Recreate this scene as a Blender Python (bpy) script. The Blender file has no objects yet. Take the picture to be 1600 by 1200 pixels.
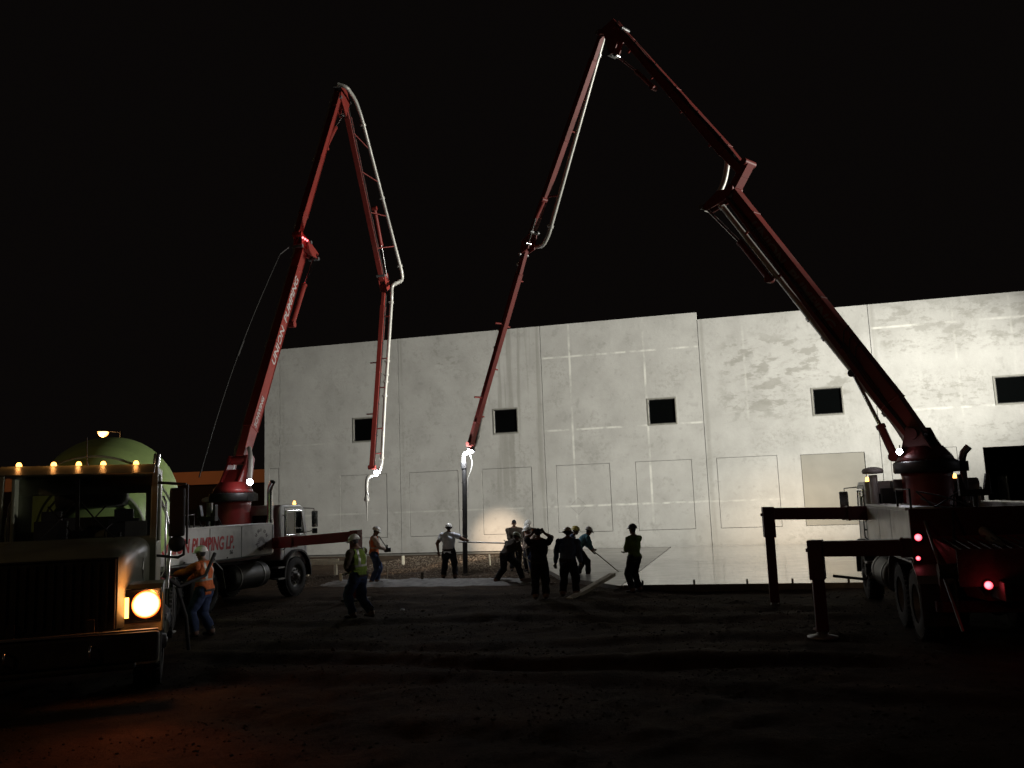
import bpy, bmesh, math, random
import numpy as np
from mathutils import Vector, Matrix, noise
random.seed(7); RNG = np.random.default_rng(7)
S = bpy.context.scene
COL = S.collection
R = math.radians

# ------------------------------------------------------------------ camera, sky, exposure
CAMH, PITCH, ROLL, FPX = 2.4, 0.13697, -0.03744, 1324.5
cam_d = bpy.data.cameras.new('camera'); cam = bpy.data.objects.new('camera', cam_d); COL.objects.link(cam)
cam_d.sensor_width = 36.0; cam_d.lens = 36.0*FPX/1600.0; cam_d.clip_start = 0.1; cam_d.clip_end = 3000
_f = Vector((0, math.cos(PITCH), math.sin(PITCH))); _u = Vector((0, -math.sin(PITCH), math.cos(PITCH))); _x = Vector((1, 0, 0))
_X = _x*math.cos(ROLL) + _u*math.sin(ROLL); _U = _u*math.cos(ROLL) - _x*math.sin(ROLL)
cam.matrix_world = Matrix((( _X.x, _U.x, -_f.x, 0), (_X.y, _U.y, -_f.y, 0), (_X.z, _U.z, -_f.z, CAMH), (0, 0, 0, 1)))
S.camera = cam
world = bpy.data.worlds.new('World'); S.world = world; world.use_nodes = True
bg = world.node_tree.nodes['Background']; bg.inputs[0].default_value = (1.0, 0.78, 0.72, 1); bg.inputs[1].default_value = 0.0026
S.view_settings.view_transform = 'Standard'; S.view_settings.look = 'None'
S.view_settings.gamma = 1.0; S.view_settings.exposure = 0.0; S.view_settings.use_curve_mapping = False
S.render.engine = 'CYCLES'; S.cycles.use_denoising = True
S.cycles.max_bounces = 6; S.cycles.diffuse_bounces = 3; S.cycles.glossy_bounces = 3; S.cycles.transmission_bounces = 5
S.cycles.sample_clamp_indirect = 4.0; S.cycles.caustics_reflective = False; S.cycles.caustics_refractive = False

WA, WD = 0.25203, 39.03                       # wall: azimuth of its normal, distance
NV = Vector((math.sin(WA), math.cos(WA), 0)); WV = Vector((math.cos(WA), -math.sin(WA), 0))
def wn(w, n, z=0.0): return NV*n + WV*w + Vector((0, 0, z))      # point at w along the wall, n from the camera line

def spot(name, loc, target, power, angle, blend, color, radius=0.3, parent=None):
    d = bpy.data.lights.new(name, 'SPOT'); d.energy = power; d.spot_size = R(angle); d.spot_blend = blend
    d.color = color; d.shadow_soft_size = radius
    o = bpy.data.objects.new(name, d); COL.objects.link(o); o.location = loc
    o.rotation_euler = (Vector(target)-Vector(loc)).to_track_quat('-Z', 'Y').to_euler()
    return o
def point(name, loc, power, color, radius=0.05):
    d = bpy.data.lights.new(name, 'POINT'); d.energy = power; d.color = color; d.shadow_soft_size = radius
    o = bpy.data.objects.new(name, d); COL.objects.link(o); o.location = loc
    return o

TOWER = wn(36, 28.0, 9.0)
spot('floodlight_beam', TOWER, wn(-7.5, 39.0, 5.6), 280000, 30, 1.0, (1.0, 0.975, 0.89), 0.5)
spot('floodlight_beam', TOWER+Vector((0, .5, .1)), (-2.0, 26.0, 13.0), 56000, 29, 0.8, (1.0, 0.98, 0.90), 0.3)

# ------------------------------------------------------------------ materials
def lens(name, core, edge, s0, s1, r):  # core-to-edge ramp paints the lamp's glow into its emission
    m = mat(name, (.8, .7, .5), .2, var=0, emit=core, estr=s0); nt = m.node_tree; N = nt.nodes; L = nt.links; b = N['Principled BSDF']
    lw = N.new('ShaderNodeLayerWeight'); lw.inputs[0].default_value = .5
    cr = N.new('ShaderNodeValToRGB'); cr.color_ramp.elements[0].position = .08; cr.color_ramp.elements[1].position = .62; cr.color_ramp.elements[0].color = core+(1,); cr.color_ramp.elements[1].color = edge+(1,)
    L.new(lw.outputs['Facing'], cr.inputs[0]); L.new(cr.outputs[0], b.inputs['Emission Color'])
    return m
def mat(name, col, rough=0.6, metal=0.0, var=0.12, scale=6.0, bump=0.0, bscale=60.0, dirt=0.0, dirtcol=(0.09, 0.075, 0.06), spec=None, emit=None, estr=0.0, trans=0.0):
    m = bpy.data.materials.new(name); m.use_nodes = True
    nt = m.node_tree; N = nt.nodes; L = nt.links; b = N['Principled BSDF']
    b.inputs['Roughness'].default_value = rough; b.inputs['Metallic'].default_value = metal
    if spec is not None: b.inputs['Specular IOR Level'].default_value = spec
    if trans: b.inputs['Transmission Weight'].default_value = trans
    tc = N.new('ShaderNodeTexCoord')
    nz = N.new('ShaderNodeTexNoise'); nz.inputs['Scale'].default_value = scale; nz.inputs['Detail'].default_value = 6
    L.new(tc.outputs['Object'], nz.inputs['Vector'])
    cr = N.new('ShaderNodeValToRGB'); cr.color_ramp.elements[0].position = 0.3; cr.color_ramp.elements[1].position = 0.7
    cr.color_ramp.elements[0].color = tuple(c*(1-var) for c in col)+(1,); cr.color_ramp.elements[1].color = tuple(min(1, c*(1+var)) for c in col)+(1,)
    L.new(nz.outputs[0], cr.inputs[0]); out = cr.outputs[0]
    if dirt:
        n2 = N.new('ShaderNodeTexNoise'); n2.inputs['Scale'].default_value = scale*0.6; n2.inputs['Detail'].default_value = 8; n2.inputs['Roughness'].default_value = 0.7
        L.new(tc.outputs['Object'], n2.inputs['Vector'])
        c2 = N.new('ShaderNodeValToRGB'); c2.color_ramp.elements[0].position = 0.62-0.3*dirt; c2.color_ramp.elements[1].position = 0.75
        L.new(n2.outputs[0], c2.inputs[0])
        ml = N.new('ShaderNodeMath'); ml.operation = 'MULTIPLY'; ml.inputs[1].default_value = min(1, dirt*1.2); L.new(c2.outputs[0], ml.inputs[0])
        mx = N.new('ShaderNodeMix'); mx.data_type = 'RGBA'; mx.inputs[7].default_value = dirtcol+(1,)
        L.new(ml.outputs[0], mx.inputs[0]); L.new(out, mx.inputs[6]); out = mx.outputs[2]
        mr = N.new('ShaderNodeMapRange'); mr.inputs[3].default_value = rough; mr.inputs[4].default_value = min(1, rough+0.35)
        L.new(ml.outputs[0], mr.inputs[0]); L.new(mr.outputs[0], b.inputs['Roughness'])
    L.new(out, b.inputs['Base Color'])
    if bump:
        nb = N.new('ShaderNodeTexNoise'); nb.inputs['Scale'].default_value = bscale; nb.inputs['Detail'].default_value = 5
        L.new(tc.outputs['Object'], nb.inputs['Vector'])
        bp = N.new('ShaderNodeBump'); bp.inputs['Strength'].default_value = bump; bp.inputs['Distance'].default_value = 0.02
        L.new(nb.outputs[0], bp.inputs['Height']); L.new(bp.outputs[0], b.inputs['Normal'])
    if emit:
        b.inputs['Emission Color'].default_value = emit+(1,); b.inputs['Emission Strength'].default_value = estr
    return m
M = dict(
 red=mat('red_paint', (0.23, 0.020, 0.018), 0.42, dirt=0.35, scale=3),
 boomshade=mat('shaded_boom_paint', (0.20, 0.028, 0.022), 0.55, dirt=0.45, scale=2),  # shade put into the boom paint for the right boom
 boomred=mat('boom_red_paint', (0.29, 0.036, 0.027), 0.5, dirt=0.3, scale=2),
 redshade=mat('shaded_red_paint', (0.075, 0.010, 0.010), 0.5, dirt=0.3, scale=3),  # red paint with shade put in, for parts that get little light
 white=mat('white_paint', (0.68, 0.68, 0.66), 0.35, dirt=0.35, scale=3),
 lettering=mat('white_lettering', (0.55, 0.50, 0.48), 0.5, var=0.2, scale=14),
 redletter=mat('red_lettering', (0.5, 0.03, 0.03), 0.5),
 blackletter=mat('black_lettering', (0.02, 0.02, 0.02), 0.5),
 greyletter=mat('grey_lettering', (0.22, 0.2, 0.2), 0.5),
 black=mat('black_steel', (0.018, 0.017, 0.016), 0.5, dirt=0.4, scale=5),
 chassis=mat('chassis_black', (0.015, 0.013, 0.012), 0.6, dirt=0.5, scale=4),
 rubber=mat('rubber', (0.018, 0.018, 0.018), 0.8, dirt=0.6, scale=5, bump=0.3),
 rim=mat('steel_rim', (0.16, 0.155, 0.15), 0.5, 0.5, dirt=0.5, scale=8),
 chrome=mat('chrome', (0.75, 0.75, 0.75), 0.16, 1.0, var=0.03, dirt=0.15),
 pipe=mat('delivery_pipe_steel', (0.55, 0.54, 0.5), 0.42, 0.35, dirt=0.35, scale=4, dirtcol=(0.25, 0.22, 0.19)),
 rod=mat('cylinder_rod', (0.7, 0.7, 0.7), 0.15, 1.0, var=0.02),
 steel=mat('grey_steel', (0.25, 0.25, 0.25), 0.45, 0.6, dirt=0.4),
 glass=mat('dark_glass', (0.02, 0.024, 0.024), 0.06, var=0.0, spec=0.6),
 green=mat('green_drum_paint', (0.50, 0.72, 0.24), 0.4, dirt=0.3, scale=2.0, dirtcol=(0.22, 0.21, 0.17)),
 cream=mat('cab_paint', (0.30, 0.31, 0.22), 0.35, dirt=0.3, scale=3),
 lumber=mat('lumber', (0.42, 0.36, 0.27), 0.8, var=0.2, scale=12, bump=0.2),
 formwood=mat('form_lumber', (0.09, 0.07, 0.05), 0.85, var=0.3, scale=8, dirt=0.4, dirtcol=(0.13, 0.12, 0.10)),
 stakewhite=mat('painted_stake', (0.72, 0.66, 0.5), 0.8, var=0.15),
 skin=mat('skin', (0.19, 0.10, 0.065), 0.55, var=0.08, scale=20),
 hair=mat('dark_hair', (0.012, 0.009, 0.008), 0.7),
 eye=mat('eye', (0.02, 0.015, 0.012), 0.25),
 hatwhite=mat('white_hard_hat', (0.72, 0.71, 0.66), 0.3, var=0.05, dirt=0.15),
 hattan=mat('tan_hard_hat', (0.42, 0.36, 0.26), 0.35, var=0.05, dirt=0.2),
 hatyellow=mat('yellow_hard_hat', (0.6, 0.5, 0.12), 0.35, var=0.05, dirt=0.15),
 hatgreen=mat('pale_green_hard_hat', (0.35, 0.40, 0.28), 0.35, var=0.05, dirt=0.2),
 hatdark=mat('dark_hard_hat', (0.03, 0.03, 0.035), 0.35, var=0.05),
 boot=mat('work_boot', (0.02, 0.016, 0.013), 0.75, dirt=0.5),
 glove=mat('work_glove', (0.1, 0.08, 0.06), 0.85),
 amberlens=mat('amber_lens', (0.7, 0.25, 0.02), 0.2, emit=(1.0, 0.42, 0.08), estr=7),
 redlens=lens('red_lens', (1.0, .22, .27), (.9, .0, .02), 3.0, 0, 0),
 unlitred=mat('unlit_red_lens', (0.3, 0.01, 0.01), 0.2),
 whitelens=mat('white_lens', (0.9, 0.9, 0.9), 0.2, emit=(0.9, 0.92, 1.0), estr=90),
 headlens=lens('headlamp_lens', (1.0, .80, .45), (.9, .10, .01), 5.0, 0, 0), winglass=mat('black_window_glass', (.0015, .0018, .0018), .08, var=0, spec=.4),
 warmlens=mat('warm_headlamp_lens', (0.9, 0.8, 0.6), 0.2, emit=(1.0, 0.75, 0.5), estr=25),
 sodium=lens('sodium_lens', (1.0, .62, .3), (1.0, .35, .08), 4.0, 0, 0),
)
def cloth(name, col): return mat(name, col, 0.9, var=0.22, scale=9, bump=0.35, bscale=40, spec=.15, dirt=0.25, dirtcol=tuple(0.5*c+0.04 for c in col))
CL = dict(orange=cloth('orange_vest', (0.5, 0.13, 0.045)), limevest=cloth('lime_vest', (0.17, 0.25, 0.05)), white=cloth('white_cotton', (0.72, 0.76, 0.84)),
 denim=cloth('denim', (0.045, 0.065, 0.13)), dark=cloth('dark_cloth', (0.022, 0.022, 0.026)), grey=cloth('grey_shirt', (0.10, 0.09, 0.08)),
 brown=cloth('brown_jacket', (0.075, 0.06, 0.045)), teal=cloth('teal_shirt', (0.10, 0.22, 0.27)), green=cloth('green_shirt', (0.13, 0.2, 0.05)),
 blue=cloth('blue_grey_shirt', (0.10, 0.13, 0.20)), tan=cloth('tan_sleeves', (0.42, 0.33, 0.27)), stripe=mat('reflective_tape', (0.3, 0.31, 0.27), 0.4, 0.2), khaki=cloth('khaki_cloth', (0.26, 0.25, 0.19)))

# ------------------------------------------------------------------ mesh helpers
class MB:
    """collects shapes; build() links them as ONE mesh object"""
    def __init__(s): s.v = []; s.f = []; s.sm = []; s.mi = []; s.cur = 0
    def add(s, vs, fs, smooth=False):
        o = len(s.v); s.v += [tuple(v) for v in vs]
        for f in fs: s.f.append(tuple(i+o for i in f)); s.sm.append(smooth); s.mi.append(s.cur)
        return s
    def box(s, c, d, m=None):
        c = Vector(c); vs = [Vector((x*d[0]/2, y*d[1]/2, z*d[2]/2)) for x in (-1, 1) for y in (-1, 1) for z in (-1, 1)]
        if m is not None: vs = [m @ v for v in vs]
        return s.add([v+c for v in vs], [(0, 1, 3, 2), (4, 6, 7, 5), (0, 4, 5, 1), (2, 3, 7, 6), (0, 2, 6, 4), (1, 5, 7, 3)])
    def hexa(s, vs): # 8 verts: bottom 4 ccw, top 4 ccw
        return s.add(vs, [(3, 2, 1, 0), (4, 5, 6, 7), (0, 1, 5, 4), (1, 2, 6, 5), (2, 3, 7, 6), (3, 0, 4, 7)])
    def ring(s, c, u, v, r, n): return [c + u*(r*math.cos(2*math.pi*k/n)) + v*(r*math.sin(2*math.pi*k/n)) for k in range(n)]
    def cyl(s, a, b, r, r2=None, n=16, caps=True):
        return s.tube([a, b], [r, r if r2 is None else r2], n, caps)
    def tube(s, pts, r, n=10, caps=True):
        pts = [Vector(p) for p in pts]; k = len(pts)
        rs = r if isinstance(r, (list, tuple)) else [r]*k
        d = (pts[1]-pts[0]).normalized(); u = d.orthogonal().normalized(); vs = []
        for i in range(k):
            if i == 0: t = (pts[1]-pts[0]).normalized()
            elif i == k-1: t = (pts[-1]-pts[-2]).normalized()
            else: t = ((pts[i+1]-pts[i]).normalized()+(pts[i]-pts[i-1]).normalized()).normalized()
            u = (u - t*u.dot(t)).normalized(); w = t.cross(u)
            vs += s.ring(pts[i], u, w, rs[i], n)
        fs = [(i*n+j, i*n+(j+1) % n, (i+1)*n+(j+1) % n, (i+1)*n+j) for i in range(k-1) for j in range(n)]
        s.add(vs, fs, True)
        if caps:
            s.add(vs[:n], [tuple(range(n-1, -1, -1))]); s.add(vs[-n:], [tuple(range(n))])
        return s
    def lathe(s, prof, c, ax=(0, 0, 1), n=24, smooth=True, arc=1.0, start=None):
        ax = Vector(ax).normalized(); u = Vector(start).normalized() if start else ax.orthogonal().normalized(); w = ax.cross(u); c = Vector(c); m = len(prof); vs = []
        cnt = n if arc >= 1 else n+1
        for k in range(cnt):
            a = 2*math.pi*arc*k/n
            for (r, h) in prof: vs.append(c+ax*h+u*(r*math.cos(a))+w*(r*math.sin(a)))
        fs = []
        for k in range(n):
            k2 = (k+1) % cnt
            for i in range(m-1): fs.append((k*m+i, k2*m+i, k2*m+i+1, k*m+i+1))
        return s.add(vs, fs, smooth)
    def prism(s, poly, axis, lo, hi): # poly in the two other axes
        def P(a, b, h): return {'x': (h, a, b), 'y': (a, h, b), 'z': (a, b, h)}[axis]
        n = len(poly); vs = [P(a, b, lo) for a, b in poly]+[P(a, b, hi) for a, b in poly]
        return s.add(vs, [tuple(range(n-1, -1, -1)), tuple(range(n, 2*n))]+[(i, (i+1) % n, n+(i+1) % n, n+i) for i in range(n)])
    def build(s, name, m, parent=None, bevel=0.0, seg=2, fix=True):
        me = bpy.data.meshes.new(name); me.from_pydata(s.v, [], s.f)
        me.polygons.foreach_set('use_smooth', s.sm); me.polygons.foreach_set('material_index', s.mi)
        ms = m if isinstance(m, (list, tuple)) else [m]
        for k in ms: me.materials.append(k)
        if fix:
            bm = bmesh.new(); bm.from_mesh(me); bmesh.ops.recalc_face_normals(bm, faces=bm.faces); bm.to_mesh(me); bm.free()
        o = bpy.data.objects.new(name, me); COL.objects.link(o)
        if parent: o.parent = parent
        if bevel:
            b = o.modifiers.new('bevel', 'BEVEL'); b.width = bevel; b.segments = seg; b.limit_method = 'ANGLE'; b.angle_limit = R(35)
        return o
def empty(name, loc, rz, label, cat, group=None):
    o = bpy.data.objects.new(name, None); COL.objects.link(o); o.location = loc; o.rotation_euler = (0, 0, rz); o.empty_display_size = 0.3
    return tag(o, label, cat, group)
def tag(o, label=None, cat=None, group=None, kind=None):
    if label: o['label'] = label
    if cat: o['category'] = cat
    if group: o['group'] = group
    if kind: o['kind'] = kind
    return o
def copy_tree(o, parent=None):
    c = o.copy(); COL.objects.link(c); c.parent = parent
    for ch in [x for x in bpy.data.objects if x.parent == o]: copy_tree(ch, c)
    return c
def text(name, s, size, m, parent, origin, ux, uy, shear=0.0, bold=0.0, width=None, align='LEFT', depth=0.003):
    cu = bpy.data.curves.new(name, 'FONT'); cu.body = s; cu.size = size; cu.shear = shear; cu.offset = bold; cu.extrude = depth; cu.align_x = align; cu.resolution_u = 3
    t = bpy.data.objects.new(name, cu); COL.objects.link(t)
    me = bpy.data.meshes.new_from_object(t.evaluated_get(bpy.context.evaluated_depsgraph_get()))
    bpy.data.objects.remove(t); bpy.data.curves.remove(cu)
    if width:
        xs = [v.co.x for v in me.vertices]; w0 = max(xs)-min(xs)
        for v in me.vertices: v.co.x *= width/w0
    ux = Vector(ux).normalized(); uy = Vector(uy).normalized(); uz = ux.cross(uy)
    mm = Matrix((ux, uy, uz)).transposed().to_4x4(); mm.translation = Vector(origin)
    me.transform(mm); me.name = name
    me.materials.clear(); me.materials.append(m)
    o = bpy.data.objects.new(name, me); COL.objects.link(o); o.parent = parent
    return o
def arc_pts(c, u, v, r, a0, a1, n): return [Vector(c)+Vector(u)*(r*math.cos(R(a0+(a1-a0)*k/n)))+Vector(v)*(r*math.sin(R(a0+(a1-a0)*k/n))) for k in range(n+1)]
# ================================================================== SETTING
# ---- ground: one sheet to the horizon, finer where the camera sees relief
def axis_coords(lo, hi, f0, f1, fine, grow=1.12):
    a = list(np.arange(f0, f1+1e-6, fine)); st = fine; x = f1
    while x < hi: st *= grow; x += st; a.append(x)
    st = fine; x = f0
    while x > lo: st *= grow; x -= st; a.insert(0, x)
    return np.array(a)
gx = axis_coords(-600, 600, -11, 14, 0.10, 1.16); gy = axis_coords(-60, 900, 6.5, 31, 0.10, 1.16)
def track(w, n, n0, slope, width, amp, wob, ph):
    c = n0 + slope*w + wob*np.sin(w*0.35+ph) + 0.5*wob*np.sin(w*0.9+ph*2)
    d = (n-c)/width
    return amp*np.exp(-d*d)
def noise2(x, y, s, ph=0.0):
    v = 0
    for k, (fx, fy, a) in enumerate(((1.0, .31, 1), (-.42, .93, 1), (.77, -.81, .8), (1.9, 1.3, .5), (-1.7, 2.1, .5), (3.1, -2.2, .3))):
        v = v + a*np.sin(x*s*fx+y*s*fy+ph*(k+1)*1.7+1.3*np.sin(x*s*.37*fy+y*s*.41))
    return v/4.1
TR = [(13.2, -0.03, 0.30, 0.10, .30, .4), (11.3, -0.10, 0.26, 0.06, .35, 2.0), (15.0, .06, .35, 0.06, .4, 1.0), (17.6, .05, .3, .07, .3, 3.0), (19.4, -.02, .4, .05, .3, 5.0), (21.6, 0.0, .3, .06, .1, 2.2), (9.2, -.05, .4, .05, .3, 4.2)]
def ground_z(x, y):
    x = np.asarray(x, float); y = np.asarray(y, float)
    w = x*WV.x+y*WV.y; n = x*NV.x+y*NV.y
    far = np.clip(1-np.hypot(x, y-18)/45, 0, 1)
    lump_ = np.clip(noise2(x, y, 5.3, 3.0)*noise2(x, y, .8, 6.0)*2.2, -.3, 1)
    z = 0.045*noise2(x, y, 1.1)+0.022*noise2(x, y, 3.7, 1.0)+0.012*noise2(x, y, 9.0, 2.0)+.05*lump_+.008*noise2(x, y, 17.0, 5.0)
    for i, (n0, sl, wd, amp, wob, ph) in enumerate(TR):
        mod = 0.55+0.45*noise2(w, n, 0.5, i)
        tread = 0.012*np.sin((w*1.0+n*0.3)*22.0)*np.exp(-((n-n0-sl*w-wob*np.sin(w*0.35+ph))/wd)**2)
        z = z+track(w, n, n0, sl, wd, amp*mod, wob, ph)-track(w, n, n0-0.55, sl, 0.28, amp*0.8, wob, ph)+tread*mod
    inside = 1/(1+np.exp(-(n-24.0)*4))            # building pad: flatter, stony
    pad = 0.03*noise2(x, y, 2.6, 4.0)+0.02*noise2(x, y, 8.0, 7.0)
    z = z*(1-inside)+(pad-0.03)*inside
    trench = np.exp(-((n-21.9)/0.5)**2)/(1+np.exp(-(w+2.3)*2))
    z = z-0.10*trench
    # keep it flat under the trucks
    for (tx, ty, hd) in ((-7.36, 24.57, 17), (8.73, 18.75, 14), (-6.3, 12.0, 157)):
        a = R(hd); dx = x-tx; dy = y-ty; lx = dx*math.cos(a)-dy*math.sin(a); ly = dx*math.sin(a)+dy*math.cos(a)
        k = np.clip(1.4-np.maximum(np.abs(lx)/1.5, np.abs(ly+2.5)/5.0), 0, 0.4)/0.4
        z = z*(1-k)
    return z*far
GX, GY = np.meshgrid(gx, gy); GZ = ground_z(GX, GY)
nx, ny = len(gx), len(gy)
me = bpy.data.meshes.new('ground'); vs = np.stack([GX, GY, GZ], -1).reshape(-1, 3)
ii = (np.arange(ny-1)[:, None]*nx+np.arange(nx-1)[None, :]).reshape(-1)
fs = np.stack([ii, ii+1, ii+nx+1, ii+nx], -1)
me.vertices.add(len(vs)); me.vertices.foreach_set('co', vs.ravel()); me.loops.add(fs.size); me.loops.foreach_set('vertex_index', fs.ravel())
me.polygons.add(len(fs)); me.polygons.foreach_set('loop_start', np.arange(0, fs.size, 4)); me.polygons.foreach_set('use_smooth', np.ones(len(fs), bool)); me.update()
ground = bpy.data.objects.new('ground', me); COL.objects.link(ground); tag(ground, kind='structure')
# ground material: dark damp soil with ridges and tracks painted paler for grazing light
gm = bpy.data.materials.new('site_soil'); gm.use_nodes = True; nt = gm.node_tree; N = nt.nodes; L = nt.links; b = N['Principled BSDF']
tc = N.new('ShaderNodeTexCoord')
def tex(scale, detail=6, rough=.6, src=None):
    t = N.new('ShaderNodeTexNoise'); t.inputs['Scale'].default_value = scale; t.inputs['Detail'].default_value = detail; t.inputs['Roughness'].default_value = rough
    L.new(src or tc.outputs['Object'], t.inputs['Vector']); return t.outputs[0]
def ramp(inp, stops):
    c = N.new('ShaderNodeValToRGB')
    while len(c.color_ramp.elements) < len(stops): c.color_ramp.elements.new(0.5)
    for e, (p, col) in zip(c.color_ramp.elements, stops): e.position = p; e.color = (col if len(col) == 4 else tuple(col)+(1,))
    L.new(inp, c.inputs[0]); return c.outputs[0]
def mth(op, a, bb=None, clamp=False):
    m = N.new('ShaderNodeMath'); m.operation = op; m.use_clamp = clamp
    for i, v in enumerate((a, bb)):
        if v is None: continue
        if isinstance(v, (int, float)): m.inputs[i].default_value = v
        else: L.new(v, m.inputs[i])
    return m.outputs[0]
def mixc(f, a, c):
    m = N.new('ShaderNodeMix'); m.data_type = 'RGBA'
    if isinstance(f, (int, float)): m.inputs[0].default_value = f
    else: L.new(f, m.inputs[0])
    for i, v in ((6, a), (7, c)):
        if isinstance(v, tuple): m.inputs[i].default_value = v+(1,) if len(v) == 3 else v
        else: L.new(v, m.inputs[i])
    return m.outputs[2]
sx = N.new('ShaderNodeSeparateXYZ'); L.new(tc.outputs['Object'], sx.inputs[0])
soil = ramp(tex(1.3, 8, .65), [(0.35, (0.030, 0.020, 0.013)), (0.65, (0.075, 0.052, 0.034))])
ridge_light = ramp(mth('ADD', sx.outputs[2], mth('MULTIPLY', tex(9, 6), 0.05)), [(0.045, (0, 0, 0)), (0.12, (1, 1, 1))])  # higher soil painted paler, as if raked by light
soil = mixc(mth('MULTIPLY', ridge_light, 0.38), soil, (0.22, 0.185, 0.145))
peb = ramp(tex(38, 3, .5), [(0.55, (0, 0, 0)), (0.62, (1, 1, 1))])
soil = mixc(mth('MULTIPLY', peb, .15), soil, (0.12, 0.10, 0.08))
L.new(soil, b.inputs['Base Color']); b.inputs['Roughness'].default_value = 0.95; b.inputs['Specular IOR Level'].default_value = 0.06
bp = N.new('ShaderNodeBump'); bp.inputs['Strength'].default_value = 0.8; bp.inputs['Distance'].default_value = 0.06
L.new(mth('ADD', tex(14, 8, .7), mth('MULTIPLY', tex(60, 4), .4)), bp.inputs['Height']); L.new(bp.outputs[0], b.inputs['Normal'])
me.materials.append(gm)

# ---- concrete slab, finished and wet (right), fresh and rough (left)
def flat_slab(name, poly, z0, z1, m, sub=0):
    mb = MB(); mb.prism([(wn(w, n).x, wn(w, n).y) for w, n in poly], 'z', z0, z1)
    o = mb.build(name, m); tag(o, kind='structure'); return o
def wet(name, c0, c1, r0, r1, bstr, rs=(0.35, 0.65)):
    global N, L, tc
    m = bpy.data.materials.new(name); m.use_nodes = True; nt = m.node_tree; N = nt.nodes; L = nt.links; b = N['Principled BSDF']; tc = N.new('ShaderNodeTexCoord')
    mp = N.new('ShaderNodeMapping'); mp.inputs['Scale'].default_value = (0.5, 1.6, 1); mp.inputs['Rotation'].default_value = (0, 0, WA); L.new(tc.outputs['Object'], mp.inputs[0])
    n1 = tex(1.2, 7, .6, mp.outputs[0])
    L.new(ramp(n1, [(0.35, c0), (0.65, c1)]), b.inputs['Base Color'])
    mr = N.new('ShaderNodeMapRange'); mr.inputs[1].default_value = rs[0]; mr.inputs[2].default_value = rs[1]; mr.inputs[3].default_value = r0; mr.inputs[4].default_value = r1
    L.new(tex(2.5, 6, .6, mp.outputs[0]), mr.inputs[0]); L.new(mr.outputs[0], b.inputs['Roughness'])
    bp = N.new('ShaderNodeBump'); bp.inputs['Strength'].default_value = bstr; bp.inputs['Distance'].default_value = 0.02
    L.new(tex(5, 6, .6, mp.outputs[0]), bp.inputs['Height']); L.new(bp.outputs[0], b.inputs['Normal']); b.inputs['IOR'].default_value = 1.6
    b.inputs['Coat Weight'].default_value = 0.6; b.inputs['Coat Roughness'].default_value = r0
    return m
m_wet = wet('wet_trowelled_concrete', (0.20, 0.195, 0.18), (0.34, 0.33, 0.30), 0.12, 0.26, 0.08)
m_fresh = wet('fresh_screeded_concrete', (0.11, 0.105, 0.095), (0.2, 0.19, 0.17), 0.3, 0.6, 0.5)
slab = flat_slab('concrete_slab', [(-3.05, 22.5), (22, 22.5), (22, 38.9), (-2.95, 38.9)], -0.1, 0.12, m_wet)
fresh = flat_slab('fresh_concrete', [(-5.2, 25.3), (-3.1, 22.6), (-3.0, 38.9), (-8.6, 38.9), (-7.9, 33.5), (-6.4, 28.5)], -0.1, 0.10, m_fresh)

# ---- warehouse: tilt-up panels
m_con = bpy.data.materials.new('tilt_up_concrete'); m_con.use_nodes = True; nt = m_con.node_tree; N = nt.nodes; L = nt.links; b = N['Principled BSDF']; tc = N.new('ShaderNodeTexCoord')
sp = N.new('ShaderNodeSeparateXYZ'); L.new(tc.outputs['Object'], sp.inputs[0]); X_, Z_ = sp.outputs[0], sp.outputs[2]
wob = mth('MULTIPLY', mth('SUBTRACT', tex(1.1, 5), .5), 0.9); wob2 = mth('MULTIPLY', mth('SUBTRACT', tex(1.3, 5, .6, None), .5), 0.9)
def smooth(v, a, c):
    m = N.new('ShaderNodeMapRange'); m.interpolation_type = 'SMOOTHSTEP'; m.inputs[1].default_value = a; m.inputs[2].default_value = c; L.new(v, m.inputs[0]); return m.outputs[0]
def boxmask(x0, x1, z0, z1, s=.5):
    xx = mth('ADD', X_, wob); zz = mth('ADD', Z_, wob)
    a = mth('MULTIPLY', smooth(xx, x0-s, x0+s), mth('SUBTRACT', 1.0, smooth(xx, x1-s, x1+s)))
    c = mth('MULTIPLY', smooth(zz, z0-s, z0+s), mth('SUBTRACT', 1.0, smooth(zz, z1-s, z1+s)))
    return mth('MULTIPLY', a, c)
base = ramp(tex(0.7, 8, .6), [(0.3, (0.30, 0.295, 0.275)), (0.5, (0.355, 0.35, 0.328)), (0.7, (0.40, 0.395, 0.372))])
grain = tex(16, 8, .7); base = mixc(mth('MULTIPLY', smooth(grain, .35, .75), .12), base, (0.22, .215, .19))
mott = smooth(tex(1.5, 9, .62), .57, .66); base = mixc(mth('MULTIPLY', mott, .30), base, (0.2, .2, .178))
mott2 = smooth(tex(3.3, 6, .5), .62, .70); base = mixc(mth('MULTIPLY', mott2, .26), base, (0.19, .187, .165))
mott3 = mth('MULTIPLY', smooth(tex(.55, 6, .5), .5, .62), smooth(tex(5.5, 7, .7), .48, .58)); base = mixc(mth('MULTIPLY', mott3, .30), base, (0.2, .197, .172))
mott4 = smooth(tex(.33, 5, .5), .52, .68); base = mixc(mth('MULTIPLY', mott4, .16), base, (0.45, .445, .42))
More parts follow.
